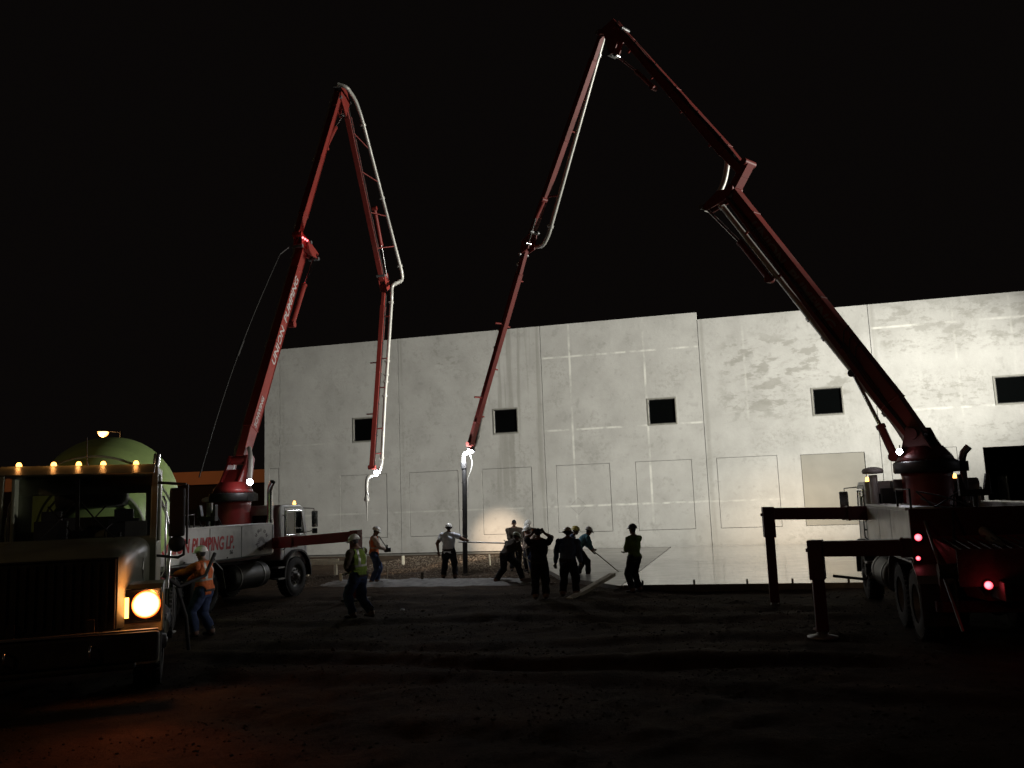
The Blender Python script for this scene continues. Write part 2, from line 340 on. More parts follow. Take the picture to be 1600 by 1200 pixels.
# wet patches, blotchy (their own shapes)
mp = N.new('ShaderNodeMapping'); mp.inputs['Scale'].default_value = (0.75, 1, 1.5); L.new(tc.outputs['Object'], mp.inputs[0])
blot = smooth(tex(1.35, 10, .64, mp.outputs[0]), .49, .58)
bl2 = smooth(tex(3.0, 9, .66, mp.outputs[0]), .50, .62)
def stain(f, amt, col=(0.19, 0.185, 0.16)):
    global base
    base = mixc(mth('MULTIPLY', f, amt), base, col)
stain(mth('MULTIPLY', blot, boxmask(-.2, 5.2, 5.8, 9.3)), .62)
stain(mth('MULTIPLY', bl2, boxmask(.4, 3.6, 5.4, 8.2, .8)), .4)
stain(mth('MULTIPLY', blot, boxmask(6.4, 13.2, 8.3, 10.2, .25)), .5)
stain(mth('MULTIPLY', bl2, boxmask(6.6, 13.0, 8.0, 8.8, .2)), .5)
stain(mth('MULTIPLY', bl2, boxmask(7.5, 10.4, 5.6, 6.9, .25)), .6)
stain(mth('MULTIPLY', bl2, boxmask(9.2, 12, 3.9, 5.0, .2)), .5)
stain(mth('MULTIPLY', bl2, boxmask(-14, -12.6, 8.8, 10.3, .3)), .45)
# vertical water streaks under the parapet of the second panel
mps = N.new('ShaderNodeMapping'); mps.inputs['Scale'].default_value = (2.6, 1, .12); L.new(tc.outputs['Object'], mps.inputs[0])
stk = smooth(tex(1.0, 6, .55, mps.outputs[0]), .47, .6)
def vs_(x0, x1, z0, z1, s=.25): return mth('MULTIPLY', mth('MULTIPLY', smooth(X_, x0-s, x0+s), mth('SUBTRACT', 1.0, smooth(X_, x1-s, x1+s))), mth('MULTIPLY', smooth(Z_, z0-1.2, z0+.6), mth('SUBTRACT', 1.0, smooth(Z_, z1-.1, z1+.1))))
stain(mth('MULTIPLY', stk, vs_(-11.1, -8.8, 3.0, 11)), .5)
for (x0, x1) in ((-1.15, -.95), (-8.95, -8.65), (-15.8, -15.65), (6.15, 6.3)): stain(mth('MULTIPLY', vs_(x0, x1, 0, 11, .08), mth('ADD', .25, stk)), .3)
stain(mth('MULTIPLY', mth('SUBTRACT', 1.0, smooth(Z_, .05, .55)), mth('ADD', .35, bl2)), .3)
# pale leak lines (laitance) left by the casting forms
def line(coord, pos, hw, brk, lo=None, hi=None, other=None, amt=.6):
    global base
    d = mth('ABSOLUTE', mth('SUBTRACT', mth('ADD', coord, mth('MULTIPLY', wob, .04)), pos))
    f = mth('SUBTRACT', 1.0, smooth(d, hw*.4, hw*1.4))
    f = mth('MULTIPLY', f, smooth(brk, .40, .62))
    if lo is not None: f = mth('MULTIPLY', f, mth('MULTIPLY', smooth(other, lo-.1, lo+.1), mth('SUBTRACT', 1.0, smooth(other, hi-.1, hi+.1))))
    base = mixc(mth('MULTIPLY', f, amt), base, (0.56, .555, .51))
# diamond patch mark on the third panel
dmd = mth('ADD', mth('ABSOLUTE', mth('SUBTRACT', X_, -7.1)), mth('ABSOLUTE', mth('SUBTRACT', Z_, 2.05)))
base = mixc(mth('MULTIPLY', mth('SUBTRACT', smooth(dmd, .34, .37), smooth(dmd, .39, .43)), .35), base, (.16, .155, .14))
base = mixc(mth('MULTIPLY', mth('SUBTRACT', 1.0, smooth(dmd, .30, .36)), .18), base, (.22, .215, .19))
bk = tex(.9, 5, .6); bk2 = tex(1.7, 5, .6)
for p in (-7.2, -3.7): line(X_, p, .05, bk, .8, 10.6, Z_, .9)
for p in (9.07, 5.60, 2.06): line(Z_, p, .045, bk2, -8.5, -1.25, X_, .85)
line(Z_, 9.25, .05, bk, 6.2, 13.3, X_, .8); line(Z_, 5.6, .05, bk2, 6.2, 13.3, X_, .6); line(Z_, 2.05, .04, bk2, -22, 2, X_, .4); line(Z_, 5.6, .04, bk2, -22, -19, X_, .4)
for p in (.75, 9.4, 11.6): line(X_, p, .05, bk2, 5.2, 10.2, Z_, .25)
L.new(base, b.inputs['Base Color']); b.inputs['Roughness'].default_value = .85
bp = N.new('ShaderNodeBump'); bp.inputs['Strength'].default_value = .35; bp.inputs['Distance'].default_value = .02; L.new(tex(7, 8, .7), bp.inputs['Height']); L.new(bp.outputs[0], b.inputs['Normal'])
m_infill = mat('grey_infill_board', (0.22, 0.21, 0.18), .8, var=.08, scale=1.5)
m_dark = mat('interior_dark', (0.03, 0.03, 0.03), .9)
m_frame = mat('window_frame_metal', (0.21, 0.205, 0.18), .5, .2)

ware = empty('warehouse', wn(0, WD), -WA, 'long pale grey concrete warehouse wall with small square windows behind the pour', 'building')
def panel(x0, x1, top, holes, z0=0.0, th=.22, gap=.012):
    x0 += gap; x1 -= gap
    xs = sorted({x0, x1, *[max(x0, min(x1, h[i])) for h in holes for i in (0, 1)]}); zs = sorted({z0, top, *[h[i] for h in holes for i in (2, 3)]})
    void = lambda a, c: any(h[0]-1e-6 <= a and c <= h[1]+1e-6 for h in holes)
    nx_, nz_ = len(xs)-1, len(zs)-1
    solid = [[not any(h[0]-1e-6 <= xs[i] and xs[i+1] <= h[1]+1e-6 and h[2]-1e-6 <= zs[j] and zs[j+1] <= h[3]+1e-6 for h in holes) for j in range(nz_)] for i in range(nx_)]
    mb = MB()
    for i in range(nx_):
        for j in range(nz_):
            if not solid[i][j]: continue
            a, c, e, g = xs[i], xs[i+1], zs[j], zs[j+1]
            mb.add([(a, 0, e), (c, 0, e), (c, 0, g), (a, 0, g)], [(0, 1, 2, 3)]); mb.add([(a, th, e), (c, th, e), (c, th, g), (a, th, g)], [(3, 2, 1, 0)])
            S_ = lambda p, q: 0 <= p < nx_ and 0 <= q < nz_ and solid[p][q]
            if not S_(i-1, j): mb.add([(a, 0, e), (a, 0, g), (a, th, g), (a, th, e)], [(0, 1, 2, 3)])
            if not S_(i+1, j): mb.add([(c, 0, e), (c, th, e), (c, th, g), (c, 0, g)], [(0, 1, 2, 3)])
            if not S_(i, j-1): mb.add([(a, 0, e), (a, th, e), (c, th, e), (c, 0, e)], [(0, 1, 2, 3)])
            if not S_(i, j+1): mb.add([(a, 0, g), (c, 0, g), (c, th, g), (a, th, g)], [(0, 1, 2, 3)])
    return mb.build('concrete_panel', m_con, ware, fix=False)
def knock(x0, x1, z0, z1, p, m=None, rec=.006, name='knockout_panel', g=.016):
    mb = MB(); mb.prism([(x0+g, z0+g), (x1-g, z0+g), (x1-g, z1-g), (x0+g, z1-g)], 'y', rec, .18); return mb.build(name, m or m_con, p, bevel=.006, seg=1)
def window(x0, x1, z0, z1, p):
    f = .03; mb = MB()
    for (a, c, e, g) in ((x0-.07, x1+.07, z0-.07, z0), (x0-.07, x1+.07, z1, z1+.07), (x0-.07, x0, z0, z1), (x1, x1+.07, z0, z1)):   # trim, proud of the wall
        mb.box(((a+c)/2, -.001, (e+g)/2), (c-a, .014, g-e))
    mb.build('window_trim', m_frame, p, bevel=.004, seg=1); mb = MB()
    for (a, c, e, g) in ((x0, x1, z0, z0+f), (x0, x1, z1-f, z1), (x0, x0+f, z0+f, z1-f), (x1-f, x1, z0+f, z1-f)):
        mb.box(((a+c)/2, .028, (e+g)/2), (c-a, .05, g-e))
    mb.build('window_frame', M['black'], p, bevel=.004, seg=1)
    MB().box(((x0+x1)/2, .030, (z0+z1)/2), (x1-x0-2*f+.01, .012, z1-z0-2*f+.01)).build('window_pane', M['winglass'], p)
Wn = lambda x: (x, x+1.12, 5.64, 6.75)
K = lambda x, w=2.53: (x, x+w, .86, 3.96)
specs = [  # x0, x1, top, windows, knockouts
 (-23.33, -22.45, 10.65, [], [(-23.05, -22.49, .0, 4.5)]),
 (-22.45, -15.87, 10.65, [Wn(-18.31)], [K(-19.08, 2.5)]),
 (-15.87, -8.58, 10.65, [Wn(-10.99)], [K(-15.42), K(-11.7, 2.45)]),
 (-8.58, -1.20, 10.65, [(-3.63, -2.43, 5.64, 6.76)], [K(-8.08), K(-4.38)]),
 (-1.20, 6.08, 10.31, [(3.53, 4.7, 5.64, 6.75)], [K(-.77, 2.6)]),
 (6.08, 13.4, 10.31, [(10.74, 11.9, 5.65, 6.75)], [K(6.42, 2.6)]),
 (13.4, 20.7, 10.31, [Wn(18.0)], [K(13.9), K(17.4)]),
 (20.7, 28.0, 10.31, [Wn(25.2)], [K(21.0), K(24.6)])]
for i, (x0, x1, top, ws, ks) in enumerate(specs):
    holes = list(ws)+list(ks)
    if i == 4: holes.append((2.80, 5.42, .86, 3.93))
    if i == 5: holes.append((10.0, 13.1, 0.0, 3.88))
    z0 = 0.0 if i > 3 else 0.10
    if i == 0: holes = [(-23.05, -22.49, .1, 4.5)]; ks = [(-23.05, -22.49, .1, 4.5)]
    p = panel(x0, x1, top, holes, z0)
    for w_ in ws: window(*w_, p)
    for k_ in ks: knock(*k_, p)
    if i == 4: knock(2.80, 5.42, .86, 3.93, p, m_infill, .012, 'infill_board')
# footing under the left panels, side wall, back wall, roof
mb = MB(); mb.box((-12.2, .14, -.04), (22.2, .24, .20)); mb.build('footing', mat('footing_concrete', (0.12, .115, .10), .9), ware)
mb = MB(); mb.box((-23.2, 20.3, 5.2), (.22, 40.1, 10.4)); mb.box((2.3, 40.5, 5.1), (51.2, .2, 10.2)); mb.box((27.9, 20.3, 5.1), (.2, 40.1, 10.2)); mb.build('side_wall', m_con, ware)
mb = MB(); mb.box((2.35, 20.3, 9.6), (50.7, 39.9, .2)); mb.build('roof', m_dark, ware)
mb = MB()
for x in np.arange(-20, 27, 6.0): mb.box((x, 3.0, 8.9), (.12, 5.0, .3)); mb.box((x, 6.2, 4.6), (.2, .2, 9.2))
mb.box((11.2, 2.2, 1.4), (.06, 1.2, 2.6)); tag(mb.build('roof_frame', M['steel'], ware), kind='stuff')

# ---- things far behind on the left: low building with a lit fascia, street lamp
far_b = empty('distant_shop', (-34, 74, 0), 0, 'low dark building with an orange lit fascia far behind the trucks', 'building')
MB().box((0, 4, 2.6), (40, 8, 5.2)).build('wall', mat('dark_brick', (0.02, .015, .012), .9), far_b)
MB().box((2, -.35, 5.35), (36, .6, 1.1)).build('fascia', mat('orange_fascia', (0.4, .15, .06), .6, var=.1, scale=.5, emit=(1.0, .30, .09), estr=.035), far_b)  # lit look comes from weak emission of the fascia itself
for k in range(8): MB().box((-15+k*4.2, -.02, 1.6), (1.6, .1, 2.2)).build('window', M['glass'], far_b)
def street_lamp(loc, rz, label, lit=60, arm=1.6):
    r = empty('street_lamp', loc, rz, label, 'street lamp')
    h = 8.6
    MB().tube([(0, 0, 0), (0, 0, h-.6), (0, 0, h+.1)], [.11, .07, .06], 10).build('pole', M['chassis'], r)
    MB().tube([(0, 0, h+.02), (-arm*.5, 0, h+.1), (-arm, 0, h+.12)], .04, 8).build('arm', M['chassis'], r)
    MB().lathe([(0.0, .16), (.16, .12), (.40, .0), (.38, -.03), (0, -.03)], (-arm-.25, 0, h+.14), n=16).build('lamp_head', M['steel'], r)
    MB().lathe([(0.36, .0), (.33, -.16), (.18, -.32), (.0, -.38)], (-arm-.25, 0, h+.1), n=16).build('lamp_glass', M['sodium'], r)
    return r
# ================================================================== VEHICLES
def make_wheel(root, x, y, r=.54, w=.30, dual=False, front=True):
    s = 1 if x > 0 else -1
    wh = MB()
    k = [(r*.56, -w/2), (r*.72, -w/2-.01), (r*.93, -w/2+.005), (r*.985, -w/2+.04)]
    for g in (-.10, -.05, .0, .05, .10): k += [(r, g*w/.3-.018), (r, g*w/.3+.018), (r*.975, g*w/.3+.022), (r*.975, g*w/.3+.028)]
    k += [(r*.985, w/2-.04), (r*.93, w/2-.005), (r*.72, w/2+.01), (r*.56, w/2), (r*.54, 0)]
    wh.lathe(k, (x, y, r), (1, 0, 0), 40)
    for a in range(40):   # shoulder lugs
        an = 2*math.pi*a/40
        for sd in (-1, 1):
            c = Vector((x+sd*(w/2-.03), y+math.cos(an)*r*.985, r+math.sin(an)*r*.985)); mm = Matrix.Rotation(an, 3, 'X')
            wh.box(c, (.05, .03, .045), mm)
    if dual: wh.lathe(k, (x-s*(w+.05), y, r), (1, 0, 0), 32)
    t = wh.build('wheel', M['rubber'], root)
    rm = MB(); d = .5*w-.02; f = .04 if front else -.12
    rm.lathe([(r*.56, d), (r*.52, d-.03), (r*.48, d*.4), (r*.40, d*.4+f), (r*.30, d*.5+f), (r*.2, d*.6+f), (r*.17, d+f+.03), (0, d+f+.05)], (x, y, r), (s, 0, 0), 28)
    rm.lathe([(r*.56, -d), (r*.5, -d+.05), (0, -d+.05)], (x, y, r), (s, 0, 0), 20)
    for a in range(10):
        an = 2*math.pi*a/10; rm.cyl((x+s*(d*.5+f-.01), y+math.cos(an)*r*.34, r+math.sin(an)*r*.34), (x+s*(d*.55+f+.045), y+math.cos(an)*r*.34, r+math.sin(an)*r*.34), .018, n=6)
    rm.build('rim', M['rim'], t)
    return t
def make_frame(O, hd):
    a = R(hd); fw = Vector((math.sin(a), math.cos(a), 0)); rt = Vector((math.cos(a), -math.sin(a), 0)); O = Vector(O)
    return dict(O=O, fw=fw, rt=rt, rz=-a, toL=lambda P: Vector(((Vector(P)-O).dot(rt), (Vector(P)-O).dot(fw), P[2]-O.z)), toW=lambda x, y, z: O+rt*x+fw*y+Vector((0, 0, z)))
BODY_SIDE = [(-1.25, -2.6), (-2.62, -3.86), (-3.88, -5.6)]
def pump_truck(O, hd, label, sides=(-1, 1), exx=.95, rest=0.0):
    fr = make_frame(O, hd)
    t = empty('concrete_pump_truck', O, fr['rz'], label, 'concrete pump', 'concrete pump trucks on site')
    # frame and wheels
    mb = MB()
    for s in (-1, 1):
        mb.box((s*.43, -3.0, .95), (.09, 9.0, .26))
    for y in (1.0, -1.5, -3.0, -4.4, -6.0): mb.box((0, y, .95), (.8, .12, .2))
    for y in (0, -4.0, -5.3): mb.cyl((-1.0, y, .54), (1.0, y, .54), .09, n=10); mb.lathe([(0, -.2), (.17, -.12), (.2, 0), (.17, .12), (0, .2)], (0, y, .55), (0, 1, 0), 14)
    for s in (-1, 1):
        mb.box((s*.62, -3.4, .78), (.3, .5, .35)); mb.cyl((s*.6, -.55, .9), (s*.6, .6, .75), .05, n=8)
    mb.build('chassis', M['chassis'], t, bevel=.01, seg=1)
    for s in (-1, 1):
        make_wheel(t, s*1.03, 0, front=True); make_wheel(t, s*1.03, -4.0, dual=True, front=False); make_wheel(t, s*1.03, -5.3, dual=True, front=False)
        # front arch
        mb = MB(); pts = arc_pts((0, 0, .58), (0, 1, 0), (0, 0, 1), .66, -5, 185, 14)
        vs = []
        for p in pts:
            for rr in (0, .05):
                q = Vector((0, 0, .58))+(p-Vector((0, 0, .58))).normalized()*(.66+rr)
                for xx in (.80, 1.25): vs.append((s*xx, q.y, q.z))
        n = len(pts); fs = []
        for i in range(n-1):
            a, c = 4*i, 4*(i+1); fs += [(a, a+1, c+1, c), (a+2, c+2, c+3, a+3), (a+1, a+3, c+3, c+1), (a, c, c+2, a+2)]
        fs += [(0, 2, 3, 1), (4*n-4, 4*n-3, 4*n-1, 4*n-2)]
        mb.add(vs, fs); mb.build('front_mudguard', M['black'], t)
        mb = MB(); P = [(-3.3, .55), (-3.42, 1.0), (-3.7, 1.2), (-5.6, 1.2), (-5.88, 1.0), (-6.0, .55)]
        for i in range(5):
            (a, c), (e, g) = P[i], P[i+1]
            mb.hexa([(s*.72, a, c), (s*1.24, a, c), (s*1.24, e, g), (s*.72, e, g), (s*.72, a, c+.03), (s*1.24, a, c+.03), (s*1.24, e, g+.03), (s*.72, e, g+.03)])
        mb.build('rear_mudguard', M['steel'], t)
        mb = MB().box((s*1.0, -6.12, .62), (.5, .02, .62)); mb.build('mud_flap', M['rubber'], t)
        # fuel tank
        mb = MB(); mb.lathe([(0, -.80), (.27, -.80), (.32, -.76), (.33, -.7), (.33, .7), (.32, .76), (.27, .8), (0, .8)], (s*.92, -2.15, .74), (0, 1, 0), 28)
        mb.build('fuel_tank', M['black'], t)
        for y in (-2.65, -1.65): MB().lathe([(.332, -.03), (.342, -.03), (.342, .03), (.332, .03)], (s*.92, y, .74), (0, 1, 0), 28).build('tank_strap', M['steel'], t)
        MB().cyl((s*1.0, -1.8, 1.03), (s*1.03, -1.8, 1.1), .06, n=10).build('tank_cap', M['steel'], t)
        for z in (.55, .85): MB().box((s*1.15, -.88, z), (.22, .3, .04)).build('cab_step', M['steel'], t)
    # cab
    cb = MB()
    out = [(-.72, 1.02), (-.72, 2.44), (-.66, 2.53), (.30, 2.53), (.52, 2.42), (.68, 1.75), (.70, .82), (.55, .82), (.42, 1.02)]
    cb.prism(out, 'x', -1.12, 1.12)
    cab = cb.build('cab', M['white'], t, bevel=.04, seg=3)
    # windows, doors (slightly proud)
    for s in (-1, 1):
        mb = MB(); mb.prism([(-.42, 1.72), (-.42, 2.32), (.30, 2.32), (.46, 1.72)], 'x', *sorted((s*1.118, s*1.135))); g = mb.build('side_window', M['glass'], cab)
        fr_ = MB()
        for (a, c) in (((-.45, 1.69), (-.45, 2.36)), ((-.45, 2.36), (.32, 2.36)), ((.32, 2.36), (.50, 1.69)), ((.50, 1.69), (-.45, 1.69)), ((.0, 1.7), (.0, 2.33))):
            fr_.cyl((s*1.13, a[0], a[1]), (s*1.13, c[0], c[1]), .022, n=6)
        fr_.build('window_trim', M['chrome'], cab)
        dr = MB()
        for (a, c) in (((-.52, 1.05), (-.52, 2.45)), ((-.52, 2.45), (.30, 2.45)), ((.55, 1.69), (.55, 1.05)), ((-.52, 1.05), (.55, 1.05))): dr.cyl((s*1.121, a[0], a[1]), (s*1.121, c[0], c[1]), .008, n=4)
        dr.box((s*1.14, -.4, 1.5), (.03, .14, .035)); dr.tube([(s*1.13, -.6, 1.3), (s*1.19, -.6, 1.35), (s*1.19, -.6, 2.2), (s*1.13, -.6, 2.25)], .014, 6)
        dr.build('door_seam', M['black'], cab)
        mr = MB(); mr.tube([(s*1.12, .45, 2.42), (s*1.38, .62, 2.40), (s*1.38, .62, 1.78), (s*1.12, .48, 1.72)], .014, 6); mr.build('mirror_bracket', M['chrome'], cab)
        MB().box((s*1.40, .62, 2.10), (.19, .05, .46)).box((s*1.40, .62, 1.76), (.17, .05, .15)).build('mirror', M['black'], cab, bevel=.02)
        MB().box((s*1.40, .593, 2.10), (.16, .006, .42)).build('mirror_glass', M['chrome'], cab)
        MB().cyl((s*.9, .35, 2.53), (s*.9, .35, 2.57), .045, n=12).lathe([(.04, 0), (.035, .05), (0, .07)], (s*.9, .35, 2.57), n=12).build('marker_lamp', M['amberlens'], cab)
        MB().cyl((s*.85, .70, 1.02), (s*.85, .735, 1.02), .10, n=20).build('headlamp', M['warmlens'], cab)
    for x in (-.55, .55):
        MB().box((x, -.728, 2.05), (.62, .02, .42)).build('rear_window', M['glass'], cab, bevel=.005)
    MB().hexa([(-.98, .685, 1.72), (.98, .685, 1.72), (.98, .705, 1.72), (-.98, .705, 1.72), (-.95, .535, 2.36), (.95, .535, 2.36), (.95, .555, 2.36), (-.95, .555, 2.36)]).build('windscreen', M['glass'], cab)
    MB().box((0, .80, .72), (2.3, .16, .28)).build('bumper', M['chrome'], t, bevel=.03)
    MB().box((0, .72, 1.3), (1.2, .04, .5)).build('grille', M['black'], cab)
    # exhaust, air cleaner
    mb = MB(); mb.cyl((exx, -.97, 1.25), (exx, -.97, 2.15), .10, n=20); mb.tube([(exx, -.97, 2.1), (exx, -.97, 2.75), (exx+.005, -.98, 2.92), (exx+.045, -1.0, 3.05), (exx+.14, -1.05, 3.16)], .075, 14, caps=False)
    mb.build('exhaust_stack', M['chrome'], t)
    MB().cyl((exx, -.97, 1.4), (exx, -.97, 2.0), .112, n=20).build('heat_shield', M['steel'], t)
    mb = MB(); mb.cyl((-.98, -.98, 1.9), (-.98, -.98, 2.66), .085, n=18); mb.lathe([(.09, -.04), (.20, -.03), (.22, .02), (.19, .07), (.1, .10), (0, .11)], (-.98, -.98, 2.72), n=24); mb.build('air_intake', M['white'], t)
    # engine / hydraulic gear between cab and pedestal
    mb = MB()
    mb.box((-.45, -.95, 1.75), (.5, .3, 1.0)); mb.box((.25, -.93, 1.6), (.7, .26, .7)); mb.box((-.72, -.98, 2.1), (.25, .28, .55)); mb.box((-.42, -.95, 2.35), (.42, .26, .35))
    for k in range(6): mb.cyl((-.6+.07*k, -1.1, 1.5), (-.6+.07*k, -1.1, 2.4-.05*k), .015, n=6)
    mb.build('hydraulic_pack', M['black'], t, bevel=.02, seg=1)
    MB().box((-.45, -1.12, 2.42), (.35, .12, .26)).build('oil_cooler', M['steel'], t, bevel=.02)
    # side bodies with lettering
    for s in (-1, 1):
        for (a, c) in BODY_SIDE:
            MB().box((s*.99, (a+c)/2, 1.63), (.42, abs(a-c), .76)).build('body_locker', M['white'], t, bevel=.012)
        MB().box((s*.99, -3.28, 2.035), (.44, 4.1, .05)).build('locker_rail', M['white'], t, bevel=.01)
        mb = MB(); mb.box((s*1.0, -3.28, 1.235), (.38, 4.0, .03))
        for y in (-3.2, -3.7, -4.8): mb.cyl((s*1.203, y, 1.28), (s*1.215, y, 1.28), .02, n=8)
        mb.build('locker_sill', M['black'], t)
    for s in sides:
        ux, x = ((0, s, 0), s*1.203)
        y0 = -5.56 if s > 0 else -2.35
        text('lettering', 'UNION PUMPING LP.', .44, M['redletter'], t, (x, y0, 1.50), ux, (0, 0, 1), shear=.15, bold=.012, width=2.62)
        text('unit_number', '56', .13, M['blackletter'], t, (x, s*-3.1 if s > 0 else -2.6, 1.36), ux, (0, 0, 1), bold=.004)
        # round emblem: letters on a ring round a small sun
        cy = -1.75; em = []
        for wd, a0, a1, sgn in (('UNION', 150, 30, 1), ('PUMPING', 205, 335, -1)):
            for k, ch in enumerate(wd):
                an = R(a0+(a1-a0)*k/(len(wd)-1)); rad = .235 if sgn > 0 else .27
                c_ = Vector((x, cy+s*math.cos(an)*rad, 1.62+math.sin(an)*rad)); up = Vector((0, s*math.cos(an), math.sin(an)))*sgn
                rx = Vector((0, s*math.sin(an), -math.cos(an)))*sgn
                em.append(text('emblem_letter', ch, .11, M['greyletter'], t, c_-rx*.03, rx, up, bold=.003))
        vs = [v.co.copy() for e in em for v in e.data.vertices]; o_ = 0; fs = []
        for e in em:
            fs += [tuple(i+o_ for i in p.vertices) for p in e.data.polygons]; o_ += len(e.data.vertices); bpy.data.objects.remove(e)
        mb = MB(); mb.add(vs, fs)
        for k in range(11):
            an = math.pi*k/10; c0 = Vector((x, cy, 1.55)); d_ = Vector((0, math.cos(an), math.sin(an))); q = Vector((0, -math.sin(an), math.cos(an)))
            mb.add([c0+d_*.07-q*.006, c0+d_*.07+q*.006, c0+d_*.17+q*.014, c0+d_*.17-q*.014], [(0, 1, 2, 3)])
        mb.build('emblem', M['greyletter'], t)
    # deck, pedestal, slewing ring
    MB().box((0, -3.4, 1.16), (1.5, 4.6, .08)).build('deck', M['redshade'], t)
    ped = MB(); ped.lathe([(.62, 1.2), (.62, 1.32), (.50, 1.42), (.47, 2.55), (.50, 2.68), (.40, 2.68)], (0, -1.9+.6, 0), n=36)
    for k in range(8):
        an = 2*math.pi*k/8; c_ = Vector((math.cos(an)*.52, -1.3+math.sin(an)*.52, 1.5)); ped.box(c_, (.1, .03, .5), Matrix.Rotation(an, 3, 'Z'))
    ped.build('pedestal', M['red'], t)
    rg = MB(); rg.lathe([(.4, 2.66), (.60, 2.66), (.62, 2.69), (.62, 2.86), (.60, 2.89), (.3, 2.89)], (0, -1.3, 0), n=48)
    for k in range(36):
        an = 2*math.pi*k/36; rg.cyl((math.cos(an)*.56, -1.3+math.sin(an)*.56, 2.88), (math.cos(an)*.56, -1.3+math.sin(an)*.56, 2.91), .014, n=6)
    rg.box((.66, -1.35, 2.76), (.2, .22, .2))
    rg.build('slewing_ring', M['black'], t)
    # pipework and hoses on the deck
    mb = MB(); mb.tube([(-.15, -6.2, 1.5), (-.2, -5.4, 1.75), (-.75, -4.6, 1.95), (-.8, -2.4, 2.0), (-.4, -1.7, 1.95), (-.1, -1.4, 1.8)], .075, 14)
    for p in ((-.76, -4.2, 1.96), (-.79, -3.0, 1.985)): mb.cyl(Vector(p)-Vector((0, .04, 0)), Vector(p)+Vector((0, .04, 0)), .105, n=14)
    mb.build('deck_pipe', M['pipe'], t)
    mb = MB(); rr = random.Random(5)
    for k in range(16):
        a = Vector((rr.uniform(-.7, .7), rr.uniform(-2.6, -1.0), rr.uniform(1.5, 2.3))); c = Vector((rr.uniform(-.7, .7), rr.uniform(-3.8, -1.9), rr.uniform(1.3, 1.9))); m_ = (a+c)/2+Vector((0, 0, rr.uniform(-.15, .35)))
        mb.tube([a*(1-q)**2+m_*2*q*(1-q)+c*q*q for q in [j/8 for j in range(9)]], .018, 6)
    for k in range(6): mb.box((rr.uniform(-.55, .55), -2.2-k*.42, 1.42), (rr.uniform(.2, .5), .25, rr.uniform(.25, .5)))
    mb.build('valve_block', M['black'], t, bevel=.01, seg=1)
    mb = MB()
    for x in (.32, .62): mb.cyl((x, -3.2, 1.5), (x, -6.1, 1.45), .12, n=18)
    mb.build('pumping_cylinder', M['steel'], t)
    # railing, forks that carry the folded boom
    q = rest; mb = MB(); mb.cyl((.55+q, -3.1, 1.2), (.55+q, -3.1, 2.19), .05, n=10); mb.box((.55+q, -3.1, 2.24), (.52, .14, .12))
    mb.prism([(.29+q, 2.3), (.40+q, 2.3), (.34+q, 2.58), (.29+q, 2.58)], 'y', -3.16, -3.04); mb.prism([(.70+q, 2.3), (.81+q, 2.3), (.81+q, 2.58), (.76+q, 2.58)], 'y', -3.16, -3.04)
    mb.build('boom_rest', M['black'], t, bevel=.008, seg=1)
    mb = MB()
    for x in (-1.15, 1.15):
        mb.tube([(x, -5.5, 2.02), (x, -5.5, 2.35), (x, -4.4, 2.35), (x, -4.4, 2.02)], .018, 6)
    mb.build('deck_rail', M['black'], t)
    # hopper
    h = MB()
    A = [(-.62, -6.15, .75), (.62, -6.15, .75), (.5, -6.75, .75), (-.5, -6.75, .75)]; Bq = [(-1.0, -5.9, 1.62), (1.0, -5.9, 1.62), (.95, -7.15, 1.50), (-.95, -7.15, 1.50)]
    Ai = [(x*.93, y*.996, z+.03) for x, y, z in A]; Bi = [(x*.95, y+(.04 if y < -6.5 else -.04), z+.001) for x, y, z in Bq]
    h.add(A+Bq+Ai+Bi, [(3, 2, 1, 0), (0, 1, 5, 4), (1, 2, 6, 5), (2, 3, 7, 6), (3, 0, 4, 7), (8, 9, 10, 11), (8, 12, 13, 9), (9, 13, 14, 10), (10, 14, 15, 11), (11, 15, 12, 8), (4, 5, 13, 12), (5, 6, 14, 13), (6, 7, 15, 14), (7, 4, 12, 15)])
    hop = h.build('hopper', M['red'], t)
    mb = MB()
    for k in range(14): mb.cyl((-.85+k*.13, -5.98, 1.6), (-.85+k*.13, -7.08, 1.49), .012, n=6)
    mb.build('hopper_grate', M['steel'], hop)
    MB().box((0, -7.2, 1.25), (1.9, .04, .5)).build('splash_flap', M['rubber'], t)
    MB().cyl((-1.06, -6.5, 1.15), (1.06, -6.5, 1.15), .11, n=14).build('agitator_motor', M['black'], t)
    mb = MB(); mb.box((0, -6.3, .62), (2.2, .14, .16)); mb.box((-.95, -6.2, .8), (.10, .10, .5)); mb.box((.95, -6.2, .8), (.1, .1, .5)); mb.build('rear_bumper', M['redshade'], t, bevel=.01)
    # rear end plate in red
    MB().box((0, -5.64, 1.58), (2.44, .06, .92)).build('rear_plate', M['redshade'], t, bevel=.01)
    return t, fr
def tail_lamp(t, p, r=.06, on=True, name='tail_lamp'):
    MB().cyl((p[0], p[1]+.03, p[2]), (p[0], p[1]-.02, p[2]), r*1.25, n=16).build(name+'_housing', M['black'], t)
    return MB().lathe([(r, 0), (r*.9, .02), (0, .03)], (p[0], p[1]-.02, p[2]), (0, -1, 0), 16).build(name, M['redlens'] if on else M['unlitred'], t)
